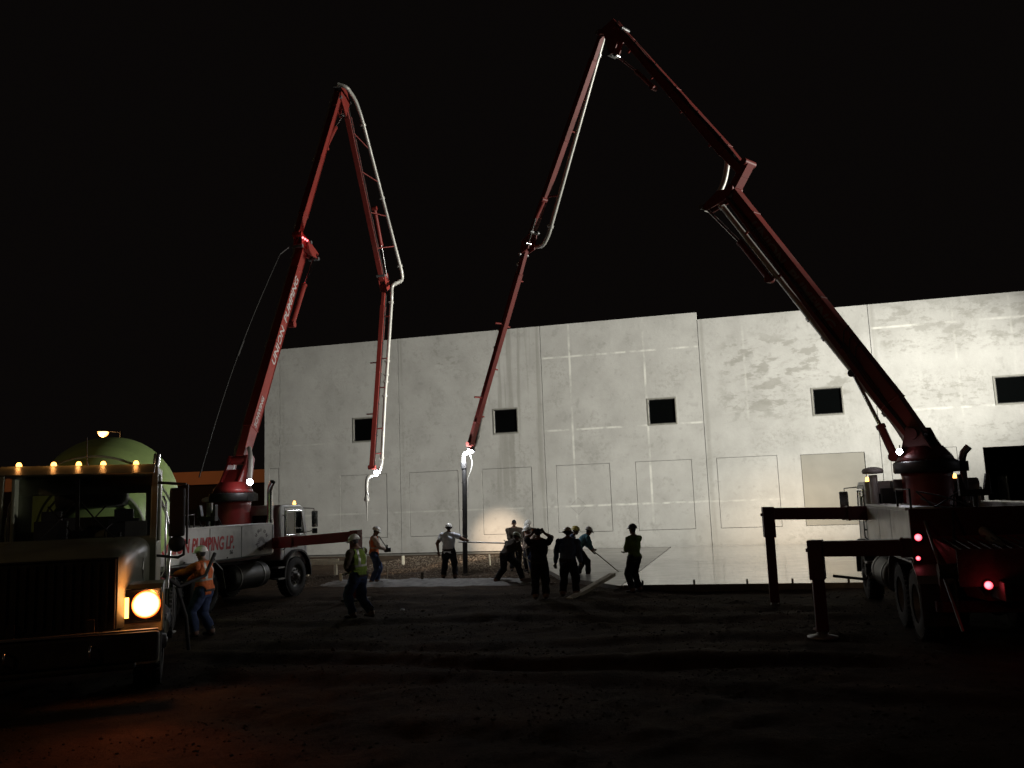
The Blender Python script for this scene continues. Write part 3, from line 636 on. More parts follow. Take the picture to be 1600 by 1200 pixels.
def outrigger(t, root, tip, z, h, foot, w=.24, inner=.0, m='redshade', mud=True):
    """beam from root to tip (x,y), box section h; leg at the tip down to foot"""
    a = Vector((root[0], root[1], z[0])); c = Vector((tip[0], tip[1], z[1])); d = (c-a).normalized(); sd = Vector((-d.y, d.x, 0)).normalized(); up = Vector((0, 0, 1))
    def bx(p, q, hh, ww, mb):
        mb.hexa([p-sd*ww/2-up*hh/2, p+sd*ww/2-up*hh/2, q+sd*ww/2-up*hh/2, q-sd*ww/2-up*hh/2, p-sd*ww/2+up*hh/2, p+sd*ww/2+up*hh/2, q+sd*ww/2+up*hh/2, q-sd*ww/2+up*hh/2])
    ln = (c-a).length; k = a+d*ln*.42
    o = bx_o = MB(); bx(a, k, h, w, o); o = o.build('outrigger_beam', M[m], t, bevel=.012)
    mb = MB(); bx(k-d*.01, c, h*.86, w*.82, mb); bx(k-d*.02, k+d*.03, h*1.06, w*1.08, mb); mb.box(c+d*.02-up*.02, (.06, .06, .06)); mb.build('beam_extension', M[m], o, bevel=.01)
    mb = MB(); q = c-d*.11; bx(q+up*h*.5-Vector((0, 0, (h+.35)/2))-d*.12, q+up*h*.5-Vector((0, 0, (h+.35)/2))+d*.12, h+.35, w, mb)
    zt = c.z-h/2; mb.box((q.x, q.y, (zt+.10)/2+.03), (.19, .19, zt-.02)); mb.build('outrigger_leg', M[m], o, bevel=.01)
    mb = MB(); mb.cyl((q.x, q.y, foot+.05), (q.x, q.y, .35), .065, n=14); mb.build('jack_rod', M['rod'], o)
    mb = MB(); mb.lathe([(0, .0), (.24, .0), (.25, .03), (.10, .06), (.08, .12), (0, .12)], (q.x, q.y, foot), n=20); mb.build('foot_plate', M['steel'], o)
    return o, q
# ------------------------------------------------------------------ booms
PAINT = ['boomred']
class Plane:
    def __init__(s, fr, tl, az):
        a = R(az); s.fr = fr; s.T = fr['toW'](*tl, 0); s.d = Vector((math.sin(a), math.cos(a), 0)); s.n = Vector((math.cos(a), -math.sin(a), 0))
    def __call__(s, t, z, lat=0.0): return s.fr['toL'](s.T+s.d*t+s.n*lat+Vector((0, 0, z)))
    def nl(s): a = s(0, 0, 1)-s(0, 0, 0); return a
def section(P, t, a, b, h0, h1, w, name='boom_section', m=None, lat=0.0, off=0.0, ribs=True):
    """tapered box girder from plane point a to b"""
    A2 = Vector((a[0], a[1])); B2 = Vector((b[0], b[1])); d = (B2-A2).normalized(); v = Vector((-d.y, d.x)); ln = (B2-A2).length
    if v.y < 0: v = -v
    def q(s_, hh, l): c = A2+d*s_+v*(off+hh); return P(c.x, c.y, lat+l)
    mb = MB(); st = [0, .12*ln, .5*ln, ln]; hs = [h0*.8, h0, (h0+h1)/2, h1]
    for i in range(3):
        s0, s1, g0, g1 = st[i], st[i+1], hs[i]/2, hs[i+1]/2
        mb.hexa([q(s0, -g0, -w/2), q(s1, -g1, -w/2), q(s1, -g1, w/2), q(s0, -g0, w/2), q(s0, g0, -w/2), q(s1, g1, -w/2), q(s1, g1, w/2), q(s0, g0, w/2)])
    if ribs:   # flanges and stiffeners
        for sg in (-1, 1):
            g0, g1 = h0/2*sg, h1/2*sg
            mb.hexa([q(.12*ln, g0-.008, -w/2-.02), q(ln, g1-.008, -w/2-.02), q(ln, g1-.008, w/2+.02), q(.12*ln, g0-.008, w/2+.02), q(.12*ln, g0+.008, -w/2-.02), q(ln, g1+.008, -w/2-.02), q(ln, g1+.008, w/2+.02), q(.12*ln, g0+.008, w/2+.02)])
        for k in (.12, .5, .88):
            hh = (h0+(h1-h0)*k)/2+.025; s0 = ln*k
            mb.hexa([q(s0-.02, -hh, -w/2-.015), q(s0+.02, -hh, -w/2-.015), q(s0+.02, -hh, w/2+.015), q(s0-.02, -hh, w/2+.015), q(s0-.02, hh, -w/2-.015), q(s0+.02, hh, -w/2-.015), q(s0+.02, hh, w/2+.015), q(s0-.02, hh, w/2+.015)])
    m = m or PAINT[0]
    for e in (a, b): mb.cyl(P(e[0]+v.x*off, e[1]+v.y*off, lat-w/2-.07), P(e[0]+v.x*off, e[1]+v.y*off, lat+w/2+.07), .085, n=16)
    return mb.build(name, M[m], t, bevel=.008, seg=1)
def jack(P, t, a, mid, b, r=.07, lat=0.0, parent=None):
    mb = MB(); mb.cyl(P(*a, lat), P(*mid, lat), r, n=14); mb.cyl(P(*a, lat-.1), P(*a, lat+.1), r*1.2, n=12)
    d = (Vector(P(*mid, lat))-Vector(P(*a, lat))).normalized(); mb.cyl(Vector(P(*mid, lat))-d*.06, Vector(P(*mid, lat))+d*.02, r*1.18, n=14)
    o = mb.build('boom_cylinder', M[PAINT[0]], parent or t)
    mb = MB(); mb.cyl(P(*mid, lat), P(*b, lat), r*.5, n=12); mb.cyl(P(*b, lat-.1), P(*b, lat+.1), r, n=12); mb.build('cylinder_rod', M['rod'], parent or t)
def pipe_run(P, t, pts, r=.065, clamps=3.0, name='delivery_pipe', m='pipe'):
    Q = [P(*p) for p in pts]; sm = [Q[0]]
    for i in range(1, len(Q)-1):     # round the elbows
        a, c, e = Q[i-1], Q[i], Q[i+1]; k = min(.28, (c-a).length*.45, (e-c).length*.45); p0 = c+(a-c).normalized()*k; p1 = c+(e-c).normalized()*k
        for j in range(7): q = j/6; sm.append(p0*(1-q)**2+c*2*q*(1-q)+p1*q*q)
    sm.append(Q[-1]); mb = MB(); mb.tube(sm, r, 14)
    for i in range(len(Q)-1):
        a, c = Q[i], Q[i+1]; d = c-a; ln = d.length; d.normalize()
        n = max(1, int(ln/clamps))
        pos = [.3, ln-.3] + [ln*k/(n+0.0) for k in range(1, n)] if ln > .9 else []
        for s_ in pos:
            if .1 < s_ < ln-.1: mb.cyl(a+d*(s_-.045), a+d*(s_+.045), r*1.38, n=14); mb.box(a+d*s_+d.orthogonal().normalized()*r*1.45, (.06, .06, .06))
    return mb.build(name, M[m], t)
def bracket(P, t, a, b, la=0.0, lb=0.0, r=.03, parent=None):
    p, q = P(*a, la), P(*b, lb); mb = MB(); mb.cyl(p, q, r, n=8); d = (q-p).normalized(); mb.cyl(q-d*.02, q+d*.05, r*2.2, n=10); return mb
def work_lamp(t, p, aim, power, col=(.92, .95, 1.0), rl=.07, mdl=None):
    p = Vector(p); aim = Vector(aim).normalized()
    h = MB(); h.lathe([(0, -.12), (rl*.6, -.11), (rl*1.15, -.03), (rl*1.2, 0), (rl*1.05, 0), (rl, -.01)], p, aim, 18); h.cyl(p-aim*.05, p-aim*.05+Vector((0, 0, .14)), .012, n=6)
    o = h.build('work_lamp', M['black'], t)
    MB().lathe([(rl, -.008), (rl*.8, .02), (0, .035)], p, aim, 18).build('lamp_lens', M['whitelens'], o)
    return o
# ---- left pump
p1, f1 = pump_truck((-7.36, 24.57, 0), 17, 'concrete pump truck on the left, white lettered side, red boom raised', (1,), .95)
P = Plane(f1, (0, -1.3), 12.5)
def turret(P, t, piv, base=2.89, paint='red'):
    for l in (-.27, .27):
        mb = MB(); pl = [(-.42, base), (.42, base), (piv[0]+.20, piv[1]-.1), (piv[0]+.12, piv[1]+.16), (piv[0]-.14, piv[1]+.14), (piv[0]-.24, piv[1]-.1)]
        vs = [P(a, z, l-.03) for a, z in pl]+[P(a, z, l+.03) for a, z in pl]; n = len(pl)
        mb.add(vs, [tuple(range(n)), tuple(range(2*n-1, n-1, -1))]+[(i, (i+1) % n, n+(i+1) % n, n+i) for i in range(n)])
        mb.build('turret_cheek', M[paint], t, bevel=.01)
    mb = MB(); mb.hexa([P(-.36, base, -.25), P(.1, base, -.25), P(.1, base, .25), P(-.36, base, .25), P(piv[0]-.18, piv[1]-.25, -.25), P(piv[0]-.02, piv[1]-.25, -.25), P(piv[0]-.02, piv[1]-.25, .25), P(piv[0]-.18, piv[1]-.25, .25)])
    mb.cyl(P(piv[0], piv[1], -.36), P(piv[0], piv[1], .36), .12, n=20); mb.build('turret_body', M[paint], t, bevel=.01)
    mb = MB(); mb.lathe([(.36, 0), (.56, 0), (.5, .12), (.36, .3)], P(0, base), (0, 0, 1), 28); mb.build('turret_base', M[paint], t)
turret(P, p1, (.40, 3.80))
s1 = section(P, p1, (.47, 3.87), (4.2, 11.04), .40, .30, .24)
section(P, p1, (3.86, 11.40), (7.30, 18.05), .28, .19, .19)
section(P, p1, (7.66, 18.15), (11.45, 11.77), .22, .17, .17)
section(P, p1, (11.70, 11.55), (10.03, 3.90), .19, .14, .15)
jack(P, p1, (3.35, 8.25), (4.2, 9.75), (5.0, 10.98), .085, .05)
jack(P, p1, (6.05, 15.3), (6.9, 16.45), (7.62, 17.3), .07)
jack(P, p1, (10.3, 14.45), (11.0, 13.1), (11.6, 11.8), .075, .16)
def knuckle(P, t, pts, w=.27):
    for l in (-w/2, w/2):
        mb = MB(); vs = [P(a, z, l-.015) for a, z in pts]+[P(a, z, l+.015) for a, z in pts]; n = len(pts)
        mb.add(vs, [tuple(range(n)), tuple(range(2*n-1, n-1, -1))]+[(i, (i+1) % n, n+(i+1) % n, n+i) for i in range(n)]); mb.build('knuckle_plate', M[PAINT[0]], t)
    for a, z in pts[::2]: MB().cyl(P(a, z, -w/2-.05), P(a, z, w/2+.05), .06, n=12).build('knuckle_pin', M['steel'], t)
knuckle(P, p1, [(3.85, 11.0), (4.3, 10.85), (5.05, 10.88), (5.1, 11.08), (4.5, 11.3), (3.9, 11.45)])
knuckle(P, p1, [(7.1, 17.75), (7.6, 17.2), (7.95, 17.9), (7.6, 18.3), (7.2, 18.25)])
knuckle(P, p1, [(11.3, 11.9), (11.6, 11.3), (11.95, 11.5), (11.7, 12.1)])
pipe_run(P, p1, [(6.95, 18.2, .1), (7.0, 18.05, .45), (7.8, 17.92, .45), (8.36, 17.48, .45), (12.2, 12.22, .6), (12.26, 11.88, .6), (11.35, 11.45, .45), (11.75, 11.1, .30), (11.07, 7.93, .30), (10.83, 7.05, .30), (10.27, 3.95, .30), (10.30, 3.65, .15), (9.55, 3.52, 0), (9.46, 3.2, 0), (9.46, 2.62, 0)], .068)
pipe_run(P, p1, [(.3, 3.3, -.3), (.6, 3.9, -.3), (4.3, 11.0, -.3), (4.2, 11.6, -.28), (7.25, 17.9, -.24), (7.3, 18.1, -.1)], .065)
MB().cyl(P(9.46, 2.75), P(9.46, 2.6), .10, n=14).tube([P(9.46, 2.6), P(9.47, 2.3), P(9.50, 1.85)], [.05, .022, .012], 8).cyl(P(9.40, 2.95, .05), P(9.15, 2.7, .2), .02, n=6).build('hose_end', M['pipe'], p1)
br = MB()
for k in (.2, .4, .62, .82):
    z = 18.15+(11.77-18.15)*k; t_ = 7.66+(11.45-7.66)*k; zz = 17.48+(12.22-17.48)*k; tt = 8.36+(12.2-8.36)*k; br.cyl(P(t_, z, .1), P(tt, zz, .45+.15*k), .022, n=6)
for k in (.18, .42, .58, .80, .93):
    z = 11.55+(3.9-11.55)*k; t_ = 11.70+(10.03-11.70)*k; br.cyl(P(t_, z, .1), P(t_-.02, z, .33), .025, n=8)
for k in (.44, .72): z = 11.55+(3.9-11.55)*k; t_ = 11.70+(10.03-11.70)*k; br.cyl(P(t_, z, -.08), P(t_, z, -.38), .028, n=8)
tag(br.build('pipe_bracket', M['boomred'], p1), kind='stuff')
# lettering on section 1 (side that faces the camera, reads up the boom)
def boom_text(P, t, s, a, b, k0, k1, size, lat, m, flip=False, voff=-.1, name='boom_lettering', shear=.2):
    A2 = Vector(a); B2 = Vector(b); o = A2+(B2-A2)*k0; e = A2+(B2-A2)*k1
    o3 = P(o.x, o.y, lat); e3 = P(e.x, e.y, lat); ux = (e3-o3).normalized(); nrm = (P(0, 0, lat)-P(0, 0, 0)).normalized(); uy = nrm.cross(ux)
    return text(name, s, size, m, t, o3+uy*voff, ux, uy, shear=shear, bold=.006, width=(e3-o3).length)
boom_text(P, p1, 'UNION  PUMPING', (.47, 3.87), (4.2, 11.04), .40, .83, .30, .125, M['lettering'])
boom_text(P, p1, 'SCHWING', (.47, 3.87), (4.2, 11.04), .125, .255, .19, .125, M['lettering'], voff=-.06)
work_lamp(p1, P(10.25, 3.70, .12), P(9.2, 2.0, .5)-P(10.25, 3.7, .12), 1, rl=.13)  # lens drawn oversized, standing in for the lamp's glow
work_lamp(p1, Vector((.74, -1.6, 3.16)), (.3, -1, -.1), 1, rl=.08)
pipe_run(P, p1, [(.1, 2.95, .38), (.25, 3.4, .38), (.30, 3.9, .36), (.5, 4.15, .2)], .06)
mb = MB()                                             # red warning lamps on the first knuckle
for k in range(3): mb.lathe([(.045, 0), (.03, .04), (0, .05)], P(3.72+.16*k, 11.22, .24), P(0, 0, 1)-P(0, 0, 0), 10)
mb.build('warning_lamp', M['redlens'], p1)
# guy wire / hose that hangs left of the boom
mb = MB(); w0, w1 = P(3.3, 10.6, -.35), Vector((-.75, -1.75, 3.35)); pts = [w0+(w1-w0)*(k/14)+Vector((-.16*math.sin(math.pi*k/14), -.05*math.sin(math.pi*k/14), 0)) for k in range(15)]
mb.tube(pts, .018, 6); mb.cyl(pts[6], pts[7], .04, n=8); mb.tube([pts[0], P(3.6, 10.9, -.2)], .03, 6); mb.build('signal_cable', M['black'], p1)
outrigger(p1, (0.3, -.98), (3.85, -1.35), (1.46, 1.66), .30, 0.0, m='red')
outrigger(p1, (-.3, -.98), (-3.4, -1.35), (1.5, 1.6), .30, 0.0, m='redshade')
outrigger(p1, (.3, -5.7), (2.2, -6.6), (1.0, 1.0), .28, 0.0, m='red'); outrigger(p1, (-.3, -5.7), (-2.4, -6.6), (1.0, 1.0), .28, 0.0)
for x, z, on in ((.82, .95, 1), (.98, 1.45, 1), (-.82, .95, 1), (-1.0, 1.45, 1)): tail_lamp(p1, (x, -7.22 if z < 1 else -7.25, z), on=on)
tail_lamp(p1, (1.2, -5.75, 1.28), .045)

# ---- right pump
p2, f2 = pump_truck((8.73, 18.75, 0), 14, 'red concrete pump truck on the right, seen from behind in silhouette', (1,), .76, -.15)
P = Plane(f2, (0, -1.3), -41.6)
PAINT[0] = 'boomshade'; turret(P, p2, (.08, 3.45), paint='redshade')
a1, b1 = (.08, 3.40), (4.05, 9.84)
section(P, p2, a1, b1, .46, .34, .28)
jack(P, p2, (.62, 3.02), (.86, 3.7), (1.35, 4.9), .085)
jack(P, p2, (3.21, 7.45), (3.94, 8.56), (4.84, 9.68), .075)
section(P, p2, (3.97, 9.94), (3.53, 10.48), .20, .20, .30, name='boom_link', ribs=False)
knuckle(P, p2, [(4.0, 9.75), (4.75, 9.58), (4.9, 9.72), (4.4, 10.0), (3.95, 9.95)])
a2, b2 = (3.62, 10.40), (7.40, 16.02)
section(P, p2, a2, b2, .32, .20, .20, off=-.10)
jack(P, p2, (6.3, 13.6), (6.85, 14.31), (7.55, 15.1), .06)
knuckle(P, p2, [(7.2, 15.75), (7.55, 15.15), (7.75, 15.2), (7.9, 15.9), (8.15, 16.05), (7.5, 16.2)], .22)
a3, b3 = (8.06, 16.03), (11.56, 10.61)
section(P, p2, a3, b3, .18, .15, .15)
jack(P, p2, (10.7, 11.65), (11.1, 11.2), (11.5, 10.45), .06, -.14)
knuckle(P, p2, [(11.35, 10.8), (11.5, 10.3), (11.9, 10.2), (11.8, 10.6)], .26)
a4, b4 = (11.76, 10.34), (14.90, 4.35)
section(P, p2, a4, b4, .19, .14, .14)
pipe_run(P, p2, [(.25, 2.95, .25), (.42, 3.40, .12), (.56, 3.72, .05), (2.12, 6.07, .05), (4.62, 9.92, .12), (4.46, 10.34, .30), (4.31, 10.85, .30), (4.38, 11.20, .30), (7.83, 16.20, .30), (8.15, 16.38, .30)], .070)
pipe_run(P, p2, [(8.25, 16.1, .28), (8.38, 15.90, .30), (11.02, 10.66, .30), (11.3, 10.38, .30), (11.85, 10.50, .30), (12.21, 10.29, .26), (13.54, 7.76, .26), (14.95, 4.32, .26), (14.95, 4.1, .15), (15.25, 4.06, 0), (15.29, 3.85, 0), (15.29, 3.62, 0)], .066)
hs = MB(); hs.tube([P(15.29, 3.7), P(15.28, 3.2), P(15.31, 2.2), P(15.36, 1.1), P(15.38, .06)], .082, 14); hs.cyl(P(15.29, 3.55), P(15.29, 3.75), .105, n=14)
for z in (3.1, 2.2, 1.3, .5): hs.cyl(P(15.29+(3.5-z)*.025, z), P(15.29+(3.5-z)*.025, z-.05), .088, n=14)
hs.build('rubber_hose', M['rubber'], p2)
MB().tube([P(15.05, 4.0, .1), P(15.0, 3.75, .15), P(15.08, 3.45, .12), P(15.2, 3.2, .09)], .016, 6).tube([P(15.2, 3.2, .09), P(15.24, 2.6, .09)], .012, 6).build('safety_strap', M['pipe'], p2)
br = MB()
for k in (.12, .45, .78): br.cyl(P(a3[0]+(b3[0]-a3[0])*k, a3[1]+(b3[1]-a3[1])*k, 0), P(8.38+(11.02-8.38)*k, 15.9+(10.66-15.9)*k, .30), .028, n=8)
for k in (.15, .38, .6, .85): t_, z = a4[0]+(b4[0]-a4[0])*k, a4[1]+(b4[1]-a4[1])*k; br.cyl(P(t_, z, 0), P(t_+.05, z, .28), .028, n=8)
for k in (.37, .75): t_, z = a4[0]+(b4[0]-a4[0])*k, a4[1]+(b4[1]-a4[1])*k; br.cyl(P(t_, z, -.08), P(t_+.05, z, -.36), .03, n=8)
for k in (.2, .42, .66, .86):
    for (aa, bb) in ((a1, b1), (a2, b2)): t_, z = aa[0]+(bb[0]-aa[0])*k, aa[1]+(bb[1]-aa[1])*k; br.cyl(P(t_, z-.02, 0), P(t_+.30, z-.19, .05), .035, n=8)
tag(br.build('pipe_bracket', M['boomred'], p2), kind='stuff')
mb = MB()
for k in range(3):
    c0 = Vector(P(1.05+.12*k, 5.55+.2*k, -.12)); mb.tube([c0+Vector((0, 0, .0)), c0+Vector((-.12, -.05, -.12)), c0+Vector((-.16, -.08, -.38)), c0+Vector((-.06, -.02, -.52)), c0+Vector((.04, 0, -.62))], .014, 6)
mb.build('hydraulic_hose', M['rubber'], p2)
boom_text(P, p2, 'UNION  PUMPING', b1, a1, .14, .60, .30, -.145, M['greyletter'])
work_lamp(p2, P(14.98, 4.16, .08), P(15.6, 2.6, -.3)-P(14.98, 4.16, .08), 1, rl=.12)  # oversized lens carries the glow round the tip lamp
work_lamp(p2, Vector((-.52, -1.55, 3.10)), (-.5, -1, .05), 1, rl=.06)
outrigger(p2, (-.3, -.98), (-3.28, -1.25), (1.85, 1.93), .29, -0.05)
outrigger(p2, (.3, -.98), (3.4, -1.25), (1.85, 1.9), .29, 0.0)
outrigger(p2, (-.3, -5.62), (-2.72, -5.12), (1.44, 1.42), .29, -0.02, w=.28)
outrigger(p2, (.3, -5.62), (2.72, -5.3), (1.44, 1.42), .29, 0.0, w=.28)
tail_lamp(p2, (-1.13, -5.70, 1.60), .055); tail_lamp(p2, (-1.16, -5.70, 1.28), .035); tail_lamp(p2, (-.60, -7.23, 1.02), .055); tail_lamp(p2, (.75, -7.23, 1.02), .065)
MB().tube([(-.9, -1.1, 2.0), (-.95, -1.15, 1.6), (-.98, -1.3, .9), (-1.3, -.9, .5), (-1.9, -.6, .55)], .03, 8).build('loose_hose', M['rubber'], p2); MB().tube([(-.6, -5.7, 2.0), (-.75, -6.2, 1.3), (-.85, -6.5, .4)], .02, 8).build('loose_hose', M['rubber'], p2)
MB().tube([(-1.02, -5.75, 1.85), (-.98, -6.3, 1.2), (-.90, -6.9, .35)], .024, 8).build('shovel_handle', M['steel'], p2)

def boom_hoses(P, t, a, b, lat, off, seed):
    rr = random.Random(seed); A2 = Vector(a); B2 = Vector(b); d = (B2-A2).normalized(); v = Vector((-d.y, d.x)); mb = MB(); ln = (B2-A2).length
    for k in range(3):
        pts = []
        for j in range(25):
            s_ = ln*j/24; o = off+.035*k+.03*math.sin(j*.9+k+seed)*(.4 if j % 6 else 0)+rr.uniform(-.006, .006); c = A2+d*s_+v*o; pts.append(P(c.x, c.y, lat+rr.uniform(-.008, .008)))
        mb.tube(pts, .011, 5)
    for j in range(1, 6): c = A2+d*ln*j/6; mb.cyl(P(c.x+v.x*(off-.03), c.y+v.y*(off-.03), lat), P(c.x+v.x*(off+.11), c.y+v.y*(off+.11), lat), .018, n=6)
    tag(mb.build('hydraulic_line', M['rubber'], t), kind='stuff')
P = Plane(f1, (0, -1.3), 12.5)
for i_, (a_, c_, l_) in enumerate((((7.66, 18.15), (11.45, 11.77), .11), ((11.70, 11.55), (10.03, 3.90), .10))): boom_hoses(P, p1, a_, c_, l_, -.03, i_)
P = Plane(f2, (0, -1.3), -41.6)
for i_, (a_, c_, l_) in enumerate(((a1, b1, -.165), (a2, b2, -.125), (a3, b3, .10), (a4, b4, .09))): boom_hoses(P, p2, a_, c_, l_, -.10 if i_ == 0 else -.02, i_+7)
# lamps that light the place from the two pumps (each sits in front of its lens)
def lampW(fr, P_local, power, col=(.93, .95, 1.0), r=.07):
    return point('work_lamp_light', fr['toW'](*P_local), power, col, r)
# ================================================================== mixer truck in the left foreground
MX = make_frame((-6.372, 12.24, 0), 160)
mxr = empty('mixer_truck', MX['O'], MX['rz'], 'concrete mixer truck with a pale green drum and glowing amber headlamp in the left foreground', 'mixer truck')
t = mxr; MXS = 1.04; mxr.scale = (MXS, MXS, MXS)
mb = MB()
for s in (-1, 1): mb.box((s*.43, -3.2, .92), (.09, 9.2, .28))
for y in (1.0, -1.6, -3.4, -5.0, -7.2): mb.box((0, y, .92), (.8, .12, .2))
for y in (0, -4.6, -5.9): mb.cyl((-1, y, .54), (1, y, .54), .09, n=10)
mb.build('chassis', M['chassis'], t)
for s in (-1, 1):
    make_wheel(t, s*1.02, 0, r=.56, w=.34); make_wheel(t, s*1.03, -4.6, dual=True, front=False); make_wheel(t, s*1.03, -5.9, dual=True, front=False)
# hood: lofted, narrow at the nose and bulging over the wheels
def loft(sections, close=True):
    mb = MB(); n = len(sections[0]); vs = [p for s_ in sections for p in s_]
    fs = [(i*n+j, i*n+(j+1) % n, (i+1)*n+(j+1) % n, (i+1)*n+j) for i in range(len(sections)-1) for j in range(n)]
    mb.add(vs, fs, True); mb.add(sections[0], [tuple(range(n-1, -1, -1))]); mb.add(sections[-1], [tuple(range(n))]); return mb
def hood_sec(y, w, z0, z1, r=.16):
    pts = []
    for (cx, cz, a0) in ((w-r, z1-r, 0), (-(w-r), z1-r, 90)):
        for k in range(6): a = R(a0+90*k/5); pts.append((cx+r*math.cos(a), y, cz+r*math.sin(a)+(0.03 if True else 0)*(1-abs(cx)/w)))
    pts += [(-w, y, z0), (w, y, z0)]; return pts
hood = loft([hood_sec(-.62, .98, .98, 1.99, .2), hood_sec(-.2, .93, .98, 1.985, .22), hood_sec(.4, .88, .98, 1.97, .24), hood_sec(.95, .82, .95, 1.93, .26), hood_sec(1.20, .78, .92, 1.88, .26), hood_sec(1.30, .72, .92, 1.80, .24)])
hood = hood.build('hood', M['cream'], t)
mb = MB()
mb.box((0, 1.315, 1.35), (1.40, .03, .86))
grille = mb.build('grille', M['black'], hood, bevel=.02)
for k in range(13): MB().box((-.60+k*.10, 1.34, 1.35), (.022, .025, .76)).build('grille_bar', M['black'], grille)
for (a, c) in (((0, 1.34, 1.785), (1.42, .02, .02)), ((0, 1.34, .915), (1.42, .02, .02)), ((-.71, 1.34, 1.35), (.02, .02, .89)), ((.71, 1.34, 1.35), (.02, .02, .89))): MB().box(a, c).build('grille_frame', M['black'], grille)
for s in (-1, 1):
    # fender with headlamp pod
    mb = MB(); n = 14; prof = []
    for k in range(n+1):
        a = R(-12+204*k/n); prof.append((math.cos(a), math.sin(a)))
    vs = []
    for (c_, s_) in prof:
        for (rr, xx) in ((.70, .74), (.80, .76), (.78, 1.16), (.70, 1.20)): vs.append((s*xx, c_*rr*1.05+.02, .56+s_*rr))
    fs = []
    for i in range(n):
        a, c = 4*i, 4*(i+1)
        for j in range(4): fs.append((a+j, a+(j+1) % 4, c+(j+1) % 4, c+j))
    mb.add(vs, fs, True); mb.add(vs[:4], [(0, 1, 2, 3)]); mb.add(vs[-4:], [(3, 2, 1, 0)])
    mb.prism([(.72, .82), (1.12, .82), (1.16, 1.0), (1.14, 1.32), (.98, 1.42), (.62, 1.44)], 'x', *sorted((s*.72, s*1.24)))
    fd = mb.build('front_mudguard', M['cream'], t, bevel=.02)
    hl = MB(); hl.prism([(s*.78, .96), (s*1.22, .96), (s*1.22, 1.38), (s*.78, 1.38)], 'y', 1.13, 1.165); hb = hl.build('headlamp_bezel', M['chrome'], fd, bevel=.015)
    if s < 0: pass
    MB().lathe([(.17, 0), (.165, .04), (.145, .08), (.11, .115), (.06, .137), (0, .145)], (s*1.04, 1.165, 1.18), (0, 1, 0), 24).build('headlamp', M['headlens'] if s < 0 else M['glass'], fd)  # enlarged lens, lamp halo put into its size and colour
    MB().box((s*.815, 1.17, 1.15), (.045, .02, .25)).build('turn_signal', M['amberlens'] if s < 0 else M['unlitred'], fd)
    # vent badge on hood flank
    mb = MB(); o = [(s*.90+(0), -.15+.17*math.cos(R(k*30))*(1 if abs(k-6) > 3 else 1.0), 1.55+.16*math.sin(R(k*30))) for k in range(12)]
    mb.tube([Vector(p)+Vector((s*.015, 0, 0)) for p in o]+[Vector(o[0])+Vector((s*.015, 0, 0))], .014, 6)
    for k in range(3): mb.box((s*.91, -.15, 1.47+k*.08), (.02, .28-.04*abs(k-1), .015))
    mb.build('hood_vent', M['chrome'], hood)
mb = MB(); mb.box((0, 1.38, .70), (2.42, .20, .36)); mb.box((0, 1.36, .48), (1.9, .16, .1)); mb.build('bumper', M['chassis'], t, bevel=.05, seg=3)
MB().box((0, 1.47, .90), (2.40, .06, .025)).build('bumper_trim', M['steel'], t)
for s in (-.45, .45): MB().tube([(s, 1.48, .62), (s, 1.56, .62), (s, 1.56, .76), (s, 1.48, .76)], .018, 8).build('tow_hook', M['chrome'], t)
# cab shell, hollow, with real glass
mb = MB()
W = 1.06; y0, y1, yw = -2.05, -.62, -.80     # rear wall, base of windscreen, top of windscreen
mb.box((0, (y0+y1)/2, .98), (2*W, y1-y0, .08))                                  # floor
mb.box((0, (y0+yw)/2+.02, 2.97), (2*W, yw-y0+.10, .10))                           # roof
mb.box((0, y1+.02, 1.50), (2*W, .05, 1.0))                                        # firewall
for s in (-1, 1):
    mb.box((s*(W-.025), (y0+y1)/2, 1.45), (.05, y1-y0, .90))                    # door lower
    mb.box((s*(W-.025), y0+.16, 2.42), (.05, .32, 1.04))
    mb.hexa([(s*(W-.09), y1-.02, 1.95), (s*W, y1-.02, 1.95), (s*W, y1+.05, 1.95), (s*(W-.09), y1+.05, 1.95), (s*(W-.09), yw-.02, 2.94), (s*W, yw-.02, 2.94), (s*W, yw+.06, 2.94), (s*(W-.09), yw+.06, 2.94)])
mb.box((0, y0+.02, 1.55), (2*W-.1, .04, 1.1)); mb.box((0, y0+.02, 2.80), (2*W-.1, .04, .28))
for x, w_ in ((-.92, .2), (.92, .2)): mb.box((x, y0+.02, 2.38), (w_, .04, .58))
cab = mb.build('cab', M['cream'], t, bevel=.012, seg=2)
g = mat('clear_glass', (0.9, 0.93, 0.92), .02, var=0, trans=1.0); g.node_tree.nodes['Principled BSDF'].inputs['IOR'].default_value = 1.45
MB().hexa([(-W+.10, y1+.0, 1.97), (W-.10, y1+.0, 1.97), (W-.10, y1+.02, 1.97), (-W+.10, y1+.02, 1.97), (-W+.10, yw+.015, 2.92), (W-.10, yw+.015, 2.92), (W-.10, yw+.035, 2.92), (-W+.10, yw+.035, 2.92)]).build('windscreen', g, cab)
MB().box((0, y1+.03, 2.42), (.05, .05, .9), Matrix.Rotation(R(-10), 3, 'X')).build('windscreen_divider', M['black'], cab)
mb = MB()
for s in (-1, 1): mb.tube([(s*.5, y1+.08, 1.99), (s*.25, y1+.03, 2.25), (s*.05, y1, 2.5)], .012, 6); mb.box((s*.22, y1+.02, 2.28), (.02, .02, .5), Matrix.Rotation(R(s*40), 3, 'Y'))
mb.build('wiper', M['black'], cab)
mb = MB(); mb.box((0, y1-.2, 1.93), (1.9, .35, .10)); mb.lathe([(.20, -.012), (.22, 0), (.20, .012)], (-.52, y1-.48, 2.05), (0, .8, .6), 24); mb.cyl((-.52, y1-.35, 1.85), (-.52, y1-.48, 2.05), .03, n=8)
